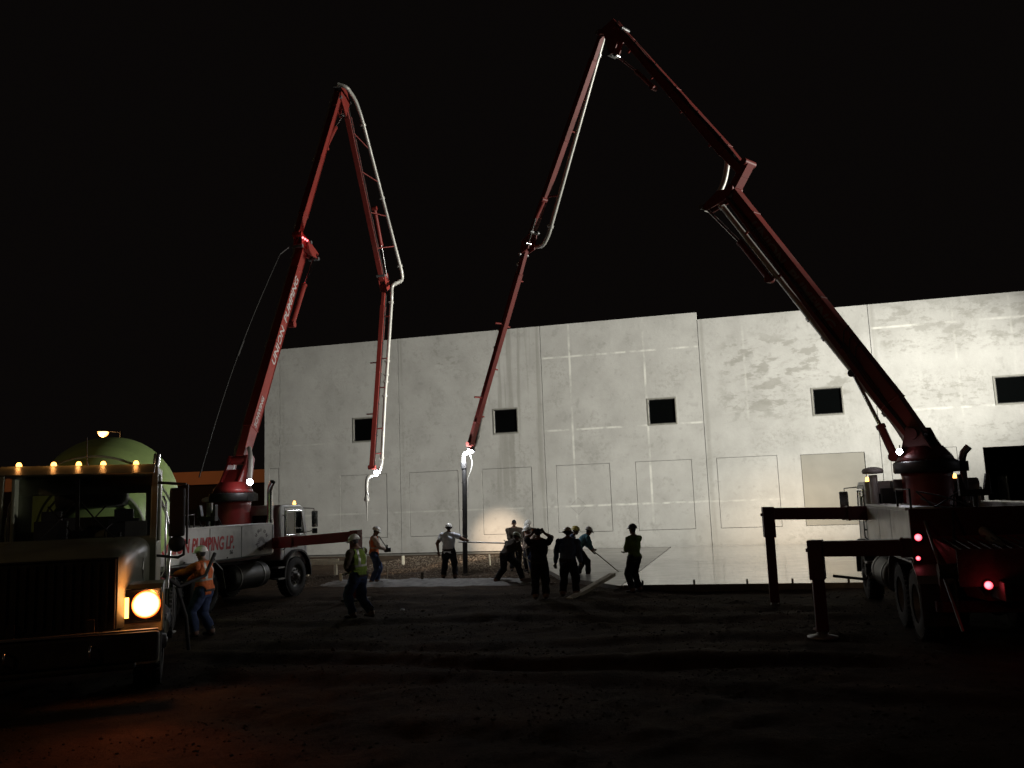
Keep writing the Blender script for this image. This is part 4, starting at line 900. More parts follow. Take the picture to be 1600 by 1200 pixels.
for x in (-.52, .5): mb.box((x, -1.75, 1.95), (.46, .16, .62)); mb.box((x, -1.55, 1.6), (.48, .45, .14)); mb.box((x, -1.77, 2.33), (.28, .12, .16))
mb.build('cab_interior', M['black'], cab, bevel=.03)
MB().hexa([(-.92, y1-.10, 1.99), (-.62, y1-.10, 1.99), (-.62, y1-.09, 1.99), (-.92, y1-.09, 1.99), (-.92, y1-.15, 2.22), (-.62, y1-.15, 2.22), (-.62, y1-.14, 2.22), (-.92, y1-.14, 2.22)]).build('paper_sheet', mat('paper', (.45, .43, .38), .9), cab)
MB().prism([(yw+.05, 3.03), (yw+.42, 2.90), (yw+.44, 2.92), (yw+.05, 3.06)], 'x', -W+.04, W-.04).build('sun_visor', M['cream'], cab)
for x in (-.74, -.29, .04, .37, .82):
    MB().box((x, yw-.12, 3.03), (.13, .15, .03)).build('marker_lamp_base', M['black'], cab)
    MB().lathe([(.042, -.03), (.038, .035), (.025, .06), (0, .07)], (x, yw-.10, 3.06), (0, .45, .9), 14).build('marker_lamp', M['amberlens'], cab)
MB().cyl((-.05, yw-.3, 3.0), (-.03, yw-.34, 3.5), .008, n=6).cyl((-.05, yw-.3, 3.0), (-.048, yw-.3, 3.12), .018, n=8).build('antenna', M['black'], cab)
for s in (-1, 1):
    mb = MB(); mb.tube([(s*W, -.78, 2.78), (s*(W+.40), -.62, 2.74)], .02, 8); mb.tube([(s*W, -.72, 1.70), (s*(W+.30), -.60, 1.66), (s*(W+.38), -.60, 1.70), (s*(W+.38), -.62, 1.9)], .02, 8)
    mb.tube([(s*(W+.42), -.62, 2.74), (s*(W+.42), -.62, 1.85)], .016, 8)
    mb.build('mirror_arm', M['black'], cab)
    MB().box((s*(W+.28), -.62, 2.33), (.22, .07, .72)).build('mirror_head', M['black'], cab, bevel=.03)
    MB().lathe([(0, -.05), (.09, -.04), (.12, 0), (.115, .03), (0, .035)], (s*(W+.28), -.62, 1.86), (0, -1, 0), 20).build('convex_mirror', M['black'], cab)
    MB().box((s*(W+.28), -.66, 2.33), (.19, .006, .66)).build('mirror_glass', M['chrome'], cab)
    MB().tube([(s*(W+.02), -1.95, 1.3), (s*(W+.07), -1.95, 1.4), (s*(W+.07), -1.95, 2.5), (s*(W+.02), -1.95, 2.6)], .017, 8).build('grab_handle', M['chrome'], cab)
    MB().cyl((s*.98, -1.1, .62), (s*.98, -2.3, .62), .26, n=24).build('fuel_tank', M['chrome'], t)
    mb = MB(); mb.box((s*1.1, -.85, .45), (.25, .4, .05)); mb.box((s*1.1, -.85, .78), (.22, .4, .05)); mb.build('step', M['steel'], t)
# drum: tilted, wide belly, with raised ring bands; pedestals, water tank
dr = MB(); ax = Vector((0, -math.cos(R(13)), math.sin(R(13)))); c0 = Vector((0, -2.55, 2.05))
prof = [(0, 0), (.45, 0), (.75, .12), (1.05, .55), (1.22, 1.1), (1.25, 1.35), (1.25, 2.3), (1.15, 3.0), (.80, 4.2), (.55, 4.9), (.52, 5.0), (0, 4.95)]
dr.lathe(prof, c0, ax, 56); drum = dr.build('drum', M['green'], t)
rb = MB()
for (r, h) in ((1.255, 1.35), (1.255, 2.3), (.76, .14)): rb.lathe([(r, -.03), (r+.03, -.025), (r+.03, .025), (r, .03)], c0, ax, 56)
rb.build('drum_band', mat('drum_band_paint', (.42, .46, .34), .45, dirt=.2), drum)
mb = MB(); mb.prism([(-2.2, 1.05), (-2.9, 1.05), (-2.6, 2.3), (-2.35, 2.3)], 'x', -.55, .55); mb.prism([(-7.0, 1.05), (-7.7, 1.05), (-7.3, 2.6), (-7.1, 2.6)], 'x', -.6, .6); mb.build('drum_pedestal', M['chassis'], t)
MB().lathe([(0, -.55), (.28, -.52), (.31, -.45), (.31, .45), (.28, .52), (0, .55)], (0, -2.32, 2.75), (1, 0, 0), 24).build('water_tank', M['steel'], t)
MB().prism([(-7.5, 3.2), (-8.1, 3.4), (-8.4, 2.6), (-7.6, 2.2)], 'x', -.4, .4).build('discharge_chute', M['green'], t)
mb = MB(); mb.tube([(-1.16, -2.1, 1.1), (-1.2, -2.2, 1.9), (-1.12, -2.15, 2.35), (-1.0, -2.1, 2.6)], .03, 10); mb.tube([(-.95, -2.2, 1.0), (-.95, -2.2, 3.1), (-.97, -2.24, 3.3)], .055, 12); mb.build('air_pipe', M['chrome'], t)
mb = MB(); mb.tube([(-1.05, -2.15, 1.35), (-1.35, -2.3, 1.1), (-1.75, -2.5, 1.25), (-1.9, -2.7, 1.6)], .03, 8); mb.tube([(-1.3, -2.35, 1.1), (-1.45, -2.4, .6), (-1.5, -2.45, .05)], .03, 8); mb.build('water_hose', M['rubber'], t)
HLP = MX['toW'](-1.08, 1.42, 1.23)
# ================================================================== PEOPLE
def capsule(mb, a, b, ra, rb, side=None, flat=1.0, n=14):
    """tapered limb; 'flat' squeezes the section perpendicular to 'side'"""
    a = Vector(a); b = Vector(b); d = b-a; ln = d.length or 1e-6; d = d/ln
    u = (Vector(side)-d*Vector(side).dot(d)).normalized() if side else d.orthogonal().normalized(); w = d.cross(u)
    rings = []
    for k in (1.0, .8, .5, .2): rings.append((a-d*ra*k*(1 if flat > .7 else .8), ra*math.sqrt(max(0, 1-k*k))+1e-4))
    for k in (0, .33, .66, 1): rings.append((a+d*ln*k, ra+(rb-ra)*k))
    for k in (.2, .5, .8, 1.0): rings.append((b+d*rb*k*(1 if flat > .7 else .8), rb*math.sqrt(max(0, 1-k*k))+1e-4))
    vs = []
    for c, r in rings: vs += [c+u*(r*math.cos(2*math.pi*j/n))+w*(r*flat*math.sin(2*math.pi*j/n)) for j in range(n)]
    m = len(rings); fs = [(i*n+j, i*n+(j+1) % n, (i+1)*n+(j+1) % n, (i+1)*n+j) for i in range(m-1) for j in range(n)]
    fs += [tuple(range(n-1, -1, -1)), tuple(range((m-1)*n, m*n))]
    mb.add(vs, fs, True)
def ik(a, t, l1, l2, pole):
    a = Vector(a); t = Vector(t); d = t-a; L_ = min(d.length, (l1+l2)*.995); d.normalize(); x = (l1*l1-l2*l2+L_*L_)/(2*L_); h = math.sqrt(max(0, l1*l1-x*x))
    p = Vector(pole); p = (p-d*p.dot(d)); p = p.normalized() if p.length > 1e-5 else d.orthogonal().normalized()
    return a+d*x+p*h, a+d*L_
def person(loc, hd, label, lean=0, side_lean=0, twist=0, hip=.93, hipf=0.0, feet=((-.12, 0, 0), (.12, 0, 0)), hands=((-.27, .05, .80), (.27, .05, .80)), elbow=((-1, -.8, -.2), (1, -.8, -.2)), head=(0, 0), hat='hatwhite', brim='cap',
           shirt='dark', sleeve=.6, pants='denim', vest=None, sc=1.0, gloves=True, cap=False, grip=(0.6, 0.6), handdir=(None, None), bulk=1.0):
    t = empty('person', loc, -R(hd), label, 'person')
    t.scale = (sc, sc, sc)
    mb = MB(); B = []   # B: (name, a, b, ra, rb)
    def limb(nm, a, b, ra, rb, side=None, flat=1.0): B.append((nm, Vector(a), Vector(b), ra, rb)); capsule(mb, a, b, ra, rb, side, flat)
    pel = Vector((0, hipf, hip)); le = R(lean); sl = R(side_lean)
    up = Vector((math.sin(sl), math.sin(le)*math.cos(sl), math.cos(le)*math.cos(sl))).normalized()
    mid_up = (up+Vector((0, 0, 1))*.6).normalized()
    a = R(twist); rt0 = Vector((1, 0, 0)); rt = Vector((math.cos(a), math.sin(a), 0)); rt = (rt-up*rt.dot(up)).normalized()
    fwd = up.cross(rt)*1.0
    waist = pel+mid_up*.17; chest = waist+up*.17; shc = chest+up*.145; neck = shc+up*.075
    k = bulk*1.10
    limb('hip', pel-rt0*.065, pel+rt0*.065, .115*k, .115*k, (0, 1, 0), 1.0)
    limb('torso', pel, waist, .155*k, .145*k, rt, .72)
    limb('torso', waist, chest, .148*k, .170*k, rt, .70)
    limb('torso', chest-up*.03, shc-up*.02, .172*k, .150*k, rt, .66)
    limb('torso', shc-rt*.13+up*.0, shc+rt*.13, .066*k, .066*k)
    limb('torso', shc-up*.01, neck-up*.02, .09, .062)
    hp, hy = R(head[0]), R(head[1])
    hu = (Vector((0, 0, 1))*.75+up*.45).normalized()
    f0 = (fwd-hu*fwd.dot(hu)).normalized(); hf = (Matrix.Rotation(-hy, 3, hu) @ f0); hr = hf.cross(hu).normalized()
    q = Matrix.Rotation(-hp, 3, hr); hf = (q @ hf).normalized(); hu2 = (q @ hu).normalized()
    hb = neck+hu*.045; hc = hb+hu2*.105+hf*.018
    limb('neck', neck-up*.04, hb+hu2*.02, .057, .055)
    # head: skull, jaw, nose, ears, brow
    def ell(c, rx, ry, rz, n=16, m=10, nm='head'):
        vs = []
        for i in range(m+1):
            th = math.pi*i/m
            for j in range(n): ph = 2*math.pi*j/n; vs.append(c+hr*(rx*math.sin(th)*math.cos(ph))+hf*(ry*math.sin(th)*math.sin(ph))+hu2*(rz*math.cos(th)))
        mb.add(vs, [(i*n+j, i*n+(j+1) % n, (i+1)*n+(j+1) % n, (i+1)*n+j) for i in range(m) for j in range(n)], True)
    ell(hc+hu2*.02, .076, .095, .10); ell(hc-hu2*.052+hf*.026, .052, .062, .062); ell(hc-hu2*.105+hf*.062, .022, .02, .018)
    ell(hc-hu2*.018+hf*.104, .011, .017, .026); ell(hc-hu2*.032+hf*.106, .017, .012, .010); ell(hc+hu2*.022+hf*.086, .05, .016, .012); ell(hc-hu2*.066+hf*.088, .024, .010, .006); ell(hc-hu2*.078+hf*.086, .021, .010, .007)
    for s in (-1, 1): ell(hc+hr*s*.080-hu2*.012-hf*.008, .010, .020, .032)
    B.append(('head', hc-hu2*.08, hc+hu2*.06, .085, .095))
    # arms
    gl = []
    for i, s in enumerate((-1, 1)):
        sh = shc+rt*(s*.178*k)-up*.015
        el, wr = ik(sh, Vector(hands[i]), .295, .265, elbow[i])
        limb('uparm', sh, el, .060*k, .047*k); limb('forearm', el, wr, .046*k, .031); 
        hd_ = Vector(handdir[i]).normalized() if handdir[i] else (wr-el).normalized()
        # palm and five fingers
        pn = hd_.cross(Vector((0, 0, 1)) if abs(hd_.z) < .8 else Vector((0, 1, 0))).normalized()*(-s)   # across the knuckles
        pc = hd_.cross(pn).normalized()                       # palm normal
        if pc.dot(-rt*s) < 0: pc = -pc
        limb('hand', wr, wr+hd_*.07, .030, .040, pn, .5)
        g = R(70*grip[i])
        for j, (o_, l_) in enumerate(((-.030, .062), (-.010, .074), (.011, .070), (.031, .056))):
            b0 = wr+hd_*.088+pn*o_; d1 = (hd_*math.cos(g*.7)+pc*math.sin(g*.7)); b1 = b0+d1*l_*.5; d2 = (hd_*math.cos(g*1.7)+pc*math.sin(g*1.7)); b2 = b1+d2*l_*.5
            limb('hand', b0, b1, .0098, .0095); limb('hand', b1, b2, .0095, .008)
        b0 = wr+hd_*.03-pn*.034; b1 = b0-pn*.026+hd_*.034+pc*.014; b2 = b1+hd_*.026+pc*.016; limb('hand', b0, b1, .0125, .011); limb('hand', b1, b2, .011, .009)
        gl.append((sh, el, wr))
    # legs
    for i, s in enumerate((-1, 1)):
        hj = pel+rt0*(s*.088)-Vector((0, 0, .03)); ft = Vector(feet[i]); ank = Vector((ft.x, ft.y, max(ft.z, 0)+.095))
        kn, an = ik(hj, ank, .435, .425, (s*.12, 1, 0)); 
        limb('thigh', hj, kn, .100*k, .074*k); limb('shin', kn, an, .074*k, .060*k)
        fd = Vector((s*.12, 1, -.25 if ft.z > .03 else 0)).normalized()
        heel = an-Vector((0, 0, .05))-fd*.045
        limb('boot', heel, heel+fd*.20, .044, .036, (1, 0, 0), .95); limb('boot', an+Vector((0, 0, .06)), heel+fd*.05, .056, .046); limb('boot', heel+fd*.1-Vector((0, 0, .005)), heel+fd*.215-Vector((0, 0, .005)), .046, .040, (1, 0, 0), .8)
    tmp = mb.build('tmp', M['skin'], None, fix=False)
    rm = tmp.modifiers.new('r', 'REMESH'); rm.mode = 'VOXEL'; rm.voxel_size = .0095; rm.adaptivity = 0
    sm = tmp.modifiers.new('s', 'SMOOTH'); sm.factor = .5; sm.iterations = 2
    me = bpy.data.meshes.new_from_object(tmp.evaluated_get(bpy.context.evaluated_depsgraph_get())); bpy.data.objects.remove(tmp)
    nv = len(me.vertices); co = np.empty(nv*3); me.vertices.foreach_get('co', co); co = co.reshape(-1, 3); no = np.empty(nv*3); me.vertices.foreach_get('normal', no); no = no.reshape(-1, 3)
    best = np.full(nv, 1e9); lab = np.zeros(nv, int); par = np.zeros(nv); names = [x[0] for x in B]
    for i, (_, a_, b_, ra, rb) in enumerate(B):
        a_ = np.array(a_); d_ = np.array(b_)-a_; q_ = np.clip(((co-a_)@d_)/(d_@d_+1e-12), 0, 1); ds = np.linalg.norm(co-(a_+q_[:, None]*d_), axis=1)-(ra+(rb-ra)*q_)
        m_ = ds < best; best[m_] = ds[m_]; lab[m_] = i; par[m_] = q_[m_]
    nm = np.array(names)[lab]
    me.name = 'body'; me.materials.clear()
    for x in ('skin', 'boot', 'hair', 'glove', 'eye'): me.materials.append(M[x])
    nf = len(me.polygons); ls = np.empty(nf, int); me.polygons.foreach_get('loop_start', ls); vi = np.empty(len(me.loops), int); me.loops.foreach_get('vertex_index', vi); f0v = vi[ls]
    mi = np.zeros(nf, int); fn = nm[f0v]; mi[fn == 'boot'] = 1
    rel = co-np.array(hc); hx, hy_, hz = rel@np.array(hr), rel@np.array(hf), rel@np.array(hu2)
    hairm = (nm == 'head') & ((hz > .055) | ((hy_ < -.02) & (hz > -.06)) | ((hy_ < .02) & (hz > -.01) & (np.abs(hx) > .07) & (hz > .03))); mi[hairm[f0v]] = 2
    brow = (nm == 'head') & (hy_ > .06) & (np.abs(hz-.032) < .007) & (np.abs(np.abs(hx)-.03) < .018); mi[brow[f0v]] = 2
    eyem = (nm == 'head') & (hy_ > .06) & (np.abs(hz-.012) < .009) & (np.abs(np.abs(hx)-.030) < .013); mi[eyem[f0v]] = 4
    if gloves: mi[fn == 'hand'] = 3
    me.polygons.foreach_set('material_index', mi); me.polygons.foreach_set('use_smooth', np.ones(nf, bool))
    body = bpy.data.objects.new('body', me); COL.objects.link(body); body.parent = t
    # garments: shells lifted off the body, with folds
    lt = np.empty(nf, int); me.polygons.foreach_get('loop_total', lt)
    def shell(name, mask, off, m, fold=.008, fs_=14, seed=0.0, mats=None, mfun=None):
        fm = mask[f0v]
        idx = np.nonzero(fm)[0]
        if not len(idx): return None
        faces = [vi[ls[i]:ls[i]+lt[i]] for i in idx]; used = np.unique(np.concatenate(faces)); mp_ = -np.ones(nv, int); mp_[used] = np.arange(len(used))
        p_ = co[used]; n_ = no[used]
        w_ = np.sin(p_[:, 2]*fs_*2.1+seed+2.2*np.sin(p_[:, 0]*9+seed)+1.7*np.sin(p_[:, 1]*11))+.7*np.sin(p_[:, 0]*fs_*2.7+p_[:, 2]*fs_*1.2+seed*2)+.5*np.sin((p_[:, 1]-p_[:, 2])*fs_*3.1+seed)
        q_ = p_+n_*(off+fold*w_[:, None]*.6)
        m2 = bpy.data.meshes.new(name); m2.from_pydata(q_.tolist(), [], [mp_[f].tolist() for f in faces]); m2.polygons.foreach_set('use_smooth', np.ones(len(faces), bool))
        for x in (mats or [m]): m2.materials.append(x)
        if mfun is not None: m2.polygons.foreach_set('material_index', mfun(idx).astype(int))
        o = bpy.data.objects.new(name, m2); COL.objects.link(o); o.parent = t
        so = o.modifiers.new('thick', 'SOLIDIFY'); so.thickness = .006; so.offset = -1
        return o
    sd = hash(label) % 97
    zrel = (co-np.array(pel))@np.array(mid_up)
    torso = (nm == 'torso'); upa = (nm == 'uparm'); fa = (nm == 'forearm')
    shm = torso & (zrel > -.10) | (upa & (par < min(1, sleeve*2)))
    if sleeve > .5: shm |= upa | (fa & (par < (sleeve-.5)*2*.97))
    shm &= ~((nm == 'torso') & (((co-np.array(neck))@np.array(up)) > -.01))
    shell('shirt', shm, .016, CL[shirt], .010, 13, sd)
    legm = (nm == 'thigh') | ((nm == 'shin') & (par < .93)) | (nm == 'hip') | (torso & (zrel < .03))
    shell('trousers', legm, .014, CL[pants], .010, 11, sd+3)
    bm_ = torso & (zrel > -.035) & (zrel < .015); shell('belt', bm_, .028, M['boot'], 0)
    if vest:
        neckd = (co-np.array(neck))@np.array(up); sx_ = np.abs((co-np.array(shc))@np.array(rt)); fr_ = (co-np.array(chest))@np.array(fwd)
        vm = torso & (zrel > .0) & (neckd < -.035) & (sx_ < .185) & ~((fr_ > .03) & (sx_ < .03+np.clip((neckd+.32), 0, .3)*.2))
        zc = (co-np.array(waist))@np.array(up)
        tape = ((np.abs(zc-.02) < .022) | ((np.abs(sx_-.10) < .02) & (zc > .02)))
        shell('safety_vest', vm, .030, CL[vest], .007, 12, sd+5, mats=[CL[vest], CL['stripe']], mfun=lambda idx: tape[f0v[idx]])
    if hat:
        h = MB(); c = hc+hu2*.038; tl = (hu2*1.0-hf*.06).normalized()
        def Q(x, y, z): return c+hr*x+hf*y+tl*z
        n = 28; m = 8; vs = []
        for i in range(m+1):
            th = math.pi/2*i/m
            for j in range(n):
                ph = 2*math.pi*j/n; rx, ry, rz = .114, .136, .118; x, y, z = rx*math.cos(th)*math.cos(ph), ry*math.cos(th)*math.sin(ph), rz*math.sin(th)
                if abs(x) < .02 and th > .2: z += .008
                vs.append(Q(x, y, z))
        h.add(vs, [(i*n+j, i*n+(j+1) % n, (i+1)*n+(j+1) % n, (i+1)*n+j) for i in range(m) for j in range(n)], True)
        vs = []
        for j in range(n):
            ph = 2*math.pi*j/n; bw = (.040 if brim == 'full' else .010)+(.045 if brim == 'cap' else .018)*max(0, math.sin(ph))**2
            for (k_, dz) in ((0, .004), (1, -.010), (1, -.015), (0, -.006)): vs.append(Q((.112+bw*k_)*math.cos(ph), (.134+bw*k_)*math.sin(ph), dz))
        h.add(vs, [(j*4+i, ((j+1) % n)*4+i, ((j+1) % n)*4+(i+1) % 4, j*4+(i+1) % 4) for j in range(n) for i in range(4)], True)
        h.build('hard_hat', M[hat], t)
    elif cap:
        shell('knit_cap', (nm == 'head') & (hz > .045), .008, CL['dark'], .002)
    return t, dict(hc=hc, gl=gl)
# ---- the crew
GP = lambda x, y: (x, y, float(ground_z(x, y)))
def pp(x, y, z=None): return (x, y, float(ground_z(x, y)) if z is None else z)
person(pp(-6.18, 17.0), -78, 'person in an orange vest reaching towards the mixer truck', lean=6, hip=.92, feet=((-.14, .10, 0), (.10, -.10, 0)), hands=((-.15, .62, 1.22), (.18, .58, 1.02)), elbow=((-1, -.3, -1), (1, -.3, -1)), head=(5, 0), shirt='orange', sleeve=.95, vest='orange', sc=.98, grip=(.8, .8), bulk=1.08)
person(pp(-3.5, 18.9), -62, 'person in a lime vest and white hard hat walking left, arms folded', lean=7, hip=.90, feet=((-.08, .10, 0), (.10, -.24, .02)), hands=((-.02, .28, 1.0), (.02, .30, .95)), elbow=((-1, -.3, -.6), (1, -.3, -.6)), head=(14, -4), shirt='brown', sleeve=.9, vest='limevest', sc=1.03, bulk=1.1)
C_, _ = person(pp(-4.55, 27.2), 78, 'person in an orange vest holding a remote control box by the left pump', lean=3, feet=((-.13, .08, 0), (.13, -.10, 0)), hands=((-.16, .36, 1.05), (.16, .36, 1.05)), head=(18, 5), shirt='tan', sleeve=.95, vest='orange', sc=1.0, grip=(.9, .9), bulk=1.03)
person(pp(-2.25, 27.9), 6, 'person in a white shirt and white hard hat steadying the hanging black hose', lean=9, side_lean=0, hip=.92, feet=((-.20, .05, 0), (.20, -.05, 0)), hands=((-.34, .02, .88), (.54, .30, 1.22)), elbow=((-1, -.6, 0), (1, -.8, -.6)), head=(12, 0), shirt='white', sleeve=.30, pants='dark', sc=1.0, gloves=False, bulk=1.12, grip=(.3, .9))
E_, _ = person(pp(-.30, 25.9), 40, 'person in a brown jacket and pale green hard hat striding with a rake', lean=52, hip=.82, hipf=-.10, feet=((-.34, -.22, 0), (.30, .26, 0)), hands=((-.02, .62, .92), (.10, .40, .66)), elbow=((-1, -.3, .3), (1, -.6, .2)), head=(10, 25), hat='hatgreen', shirt='brown', sleeve=.95, pants='dark', sc=1.0, bulk=1.1, grip=(1, 1))
person(pp(-.12, 30.2), 175, 'person in a dark cap and dark jacket standing upright behind the raking crew', lean=4, feet=((-.12, 0, 0), (.12, .03, 0)), hands=((-.14, .32, .98), (.14, .34, .92)), head=(14, 0), hat=None, cap=True, shirt='brown', sleeve=.95, pants='dark', sc=1.0, bulk=1.1)
person(pp(.42, 29.8), 200, 'person in a white hard hat standing upright beside the person in dark cap', lean=8, feet=((-.14, 0, 0), (.14, .03, 0)), hands=((-.14, .36, .92), (.14, .38, .86)), head=(16, 10), shirt='brown', sleeve=.95, vest='orange', pants='dark', sc=.99, bulk=1.05)
H_, _ = person(pp(.62, 28.9), -120, 'person in an orange vest, blue jeans and white hard hat bent low among the crew', lean=46, hip=.88, hipf=-.08, feet=((-.18, -.12, 0), (.18, .08, 0)), hands=((-.12, .66, .72), (.12, .50, .80)), head=(2, 0), shirt='tan', sleeve=.95, vest='orange', sc=1.0, grip=(1, 1))
person(pp(.50, 20.9), 4, 'person seen from behind in dark clothes holding both hands to the head', lean=0, feet=((-.13, 0, 0), (.13, .02, 0)), hands=((-.15, .10, 1.63), (.15, .10, 1.63)), elbow=((-.7, .7, -.4), (.7, .7, -.4)), head=(3, 0), hat=None, cap=True, shirt='dark', sleeve=.32, pants='dark', sc=.96, bulk=1.18, handdir=((.5, -.3, .8), (-.5, -.3, .8)), grip=(.5, .5))
person(pp(1.22, 21.4), 14, 'person from behind in a tan wide-brimmed hard hat, arms hanging', lean=14, hip=.91, feet=((-.17, 0, 0), (.17, .05, 0)), hands=((-.36, .10, .76), (.32, .16, .70)), head=(10, 0), hat='hattan', brim='full', shirt='blue', sleeve=.95, pants='dark', sc=.96, bulk=1.2)
person(pp(1.62, 27.3), 95, 'person in a yellow hard hat and dark blue shirt bent forward over the fresh concrete', lean=55, hip=.90, hipf=-.25, feet=((-.16, -.2, 0), (.16, .05, 0)), hands=((-.10, .45, .50), (.12, .55, .42)), head=(-8, 0), hat='hatyellow', shirt='blue', sleeve=.9, pants='dark', sc=1.0, bulk=1.05, grip=(1, 1))
L_P, _ = person(pp(1.95, 26.6), 70, 'person in a teal shirt and white hard hat stooping with a long-handled tool', lean=44, hip=.88, hipf=-.14, feet=((-.16, -.1, 0), (.16, .12, 0)), hands=((-.08, .52, .66), (.10, .40, .86)), head=(10, 0), hat='hatwhite', shirt='teal', sleeve=.6, pants='dark', sc=.96, bulk=1.03, grip=(1, 1))
person(pp(2.92, 21.75), -42, 'person in green shirt and dark hard hat, arms crossed beside the wet slab', lean=-1, feet=((-.15, 0, 0), (.16, .02, 0)), hands=((.02, .22, 1.13), (-.02, .26, 1.06)), elbow=((-1, -.2, -.8), (1, -.2, -.8)), head=(3, -6), hat='hatdark', shirt='green', sleeve=.9, pants='dark', sc=.95, bulk=1.06)
# ---- things they hold
def thing_at(name, label, cat, loc, rz=0, group=None): return empty(name, loc, rz, label, cat, group)
def rake(a, b, label, width=.5):
    a = Vector(a); b = Vector(b); d = (b-a).normalized(); r = thing_at('concrete_rake', label, 'rake', b)
    MB().cyl(a-b, Vector((0, 0, 0))-d*.02, .017, n=8).build('handle', M['lumber'], r)
    s = Vector((-d.y, d.x, 0)).normalized(); mb = MB(); u = Vector((0, 0, 1))
    mb.hexa([-s*width/2-d*.01-u*.05, s*width/2-d*.01-u*.05, s*width/2+d*.01-u*.05, -s*width/2+d*.01-u*.05, -s*width/2-d*.01+u*.06, s*width/2-d*.01+u*.06, s*width/2+d*.01+u*.06, -s*width/2+d*.01+u*.06]); mb.build('blade', M['steel'], r)
def local(o, p): a = -o.rotation_euler.z; q = Vector(p)*o.scale.x; return Vector((q.x*math.cos(a)+q.y*math.sin(a), -q.x*math.sin(a)+q.y*math.cos(a), q.z))+o.location
h0 = local(E_, (-.02, .66, .90)); h1 = local(E_, (.10, .44, .64)); rake(h0+(h0-h1).normalized()*.5+Vector((0, 0, 0)), (.35, 25.6, .06), 'long rake held by the striding person in the brown jacket')
h0 = local(H_, (-.12, .68, .70)); rake(h0+Vector((-.55, -.2, .45)), h0+Vector((.62, .2, -.58)), 'pale wooden-handled rake held by the bent person in the orange vest')
h0 = local(L_P, (-.08, .55, .62)); rake(h0+Vector((-.5, -.05, .55)), h0+Vector((.75, .15, -.55)), 'long-handled tool pushed over the slab by the person in teal')
rc = thing_at('remote_control', 'dark remote control box held by the person in the orange vest beside the pump', 'remote control', local(C_, (0, .42, 1.04)), C_.rotation_euler.z)
MB().box((0, 0, 0), (.34, .20, .14)).build('housing', M['black'], rc, bevel=.02)
mb = MB()
for x in (-.1, 0, .1): mb.cyl((x, 0, .06), (x, -.01, .13), .012, n=8); mb.cyl((x, -.01, .12), (x, -.01, .15), .022, n=8)
mb.build('joystick', M['black'], rc); MB().tube([(-.17, 0, .03), (-.14, -.25, .42), (0, -.38, .46), (.14, -.25, .42), (.17, 0, .03)], .012, 6).build('strap', M['black'], rc)
# ---- form boards along the slab edge, each with stakes
for k in range(6):
    w0 = -3.0+k*3.68; n0 = 22.45
    r = thing_at('form_board', ['form board nearest the standing crew, leftmost along the slab edge', 'form board second from the left along the slab edge', 'form board third from the left along the slab edge', 'form board behind the front outrigger legs on the slab edge', 'form board behind the right pump wheel on the slab edge', 'rightmost form board on the slab edge'][k], 'form board', wn(w0, n0), -WA, 'form boards along the slab edge')
    MB().box((1.83, 0, .015), (3.64, .04, .235)).build('plank', M['formwood'], r, bevel=.004, seg=1)
    for x in (.5, 1.8, 3.1):
        mb = MB(); mb.box((x, -.045, .05), (.05, .04, .40)); mb.build('stake', M['formwood'], r)
    if k in (1, 3): 
        mb = MB(); mb.hexa([(2.4, -.6, -.12), (2.45, -.6, -.12), (2.45, -.04, .1), (2.4, -.04, .1), (2.4, -.6, -.04), (2.45, -.6, -.04), (2.45, -.04, .18), (2.4, -.04, .18)]); mb.build('brace', M['formwood'], r)
# ---- stakes with painted tops standing in the gravel
def stake(x, y, h, label, wdt=.09, m='stakewhite'):
    o = MB().box((0, 0, h/2-.05), (wdt, .035, h+.1)).prism([(-wdt/2, -.1), (wdt/2, -.1), (0, -.2)], 'y', -.017, .017).build('grade_stake', M[m], None, bevel=.003, seg=1)
    o.location = (x, y, float(ground_z(x, y))); o.rotation_euler = (R(random.uniform(-3, 3)), R(random.uniform(-4, 4)), R(random.uniform(-12, 12))); tag(o, label, 'stake', 'painted grade stakes in the gravel')
stake(-5.68, 27.6, .32, 'painted stake nearest the parked pump, in front of the lumber rail')
stake(-5.15, 31.2, .34, 'painted stake in the gravel just right of the remote control worker')
stake(-4.75, 35.5, .36, 'painted stake by the wall base between the remote worker and the hose', .10)
stake(-1.1, 33.2, .42, 'thin painted stake behind the hose, left of the crew', .05)
stake(-4.4, 28.8, .42, 'thin short stake in gravel beside the boots of the remote control worker', .03, 'lumber')
stake(-3.05, 27.2, .30, 'short dark stake in the fresh concrete left of the white-shirted person', .08, 'formwood')
# lumber rail on two posts (left, beyond the pump)
r = thing_at('lumber_rail', 'pale lumber rail on short posts at the foot of the wall beside the left pump', 'rail', (-7.15, 31.3, 0), -.2)
MB().box((0, 0, .42), (1.9, .05, .12)).build('rail_board', M['stakewhite'], r, bevel=.004); MB().box((-.1, .06, .52), (1.5, .05, .08)).build('rail_board', M['stakewhite'], r, bevel=.004)
for x in (-.55, .55): MB().box((x, .0, .16), (.10, .09, .46)).build('post', M['stakewhite'], r)
# screed pole held across, and the long plank on the slab corner
o = MB().cyl((-1.95, 28.3, 1.13), (-.35, 27.9, 1.05), .022, n=10).build('screed_pole', M['steel'], None); tag(o, 'long grey pole running level from the hanging hose towards the crew', 'pole')
A_, Bv = wn(1.25-3.05, 23.35)-Vector((0, 0, 0)), None
o = MB().box((0, 0, 0), (2.9, .17, .09)).build('screed_plank', M['lumber'], None, bevel=.008); o.location = (1.85, 22.1, .17); o.rotation_euler = (0, R(-6.5), R(62)); tag(o, 'pale thick plank tilted from the soil up onto the slab corner', 'plank')
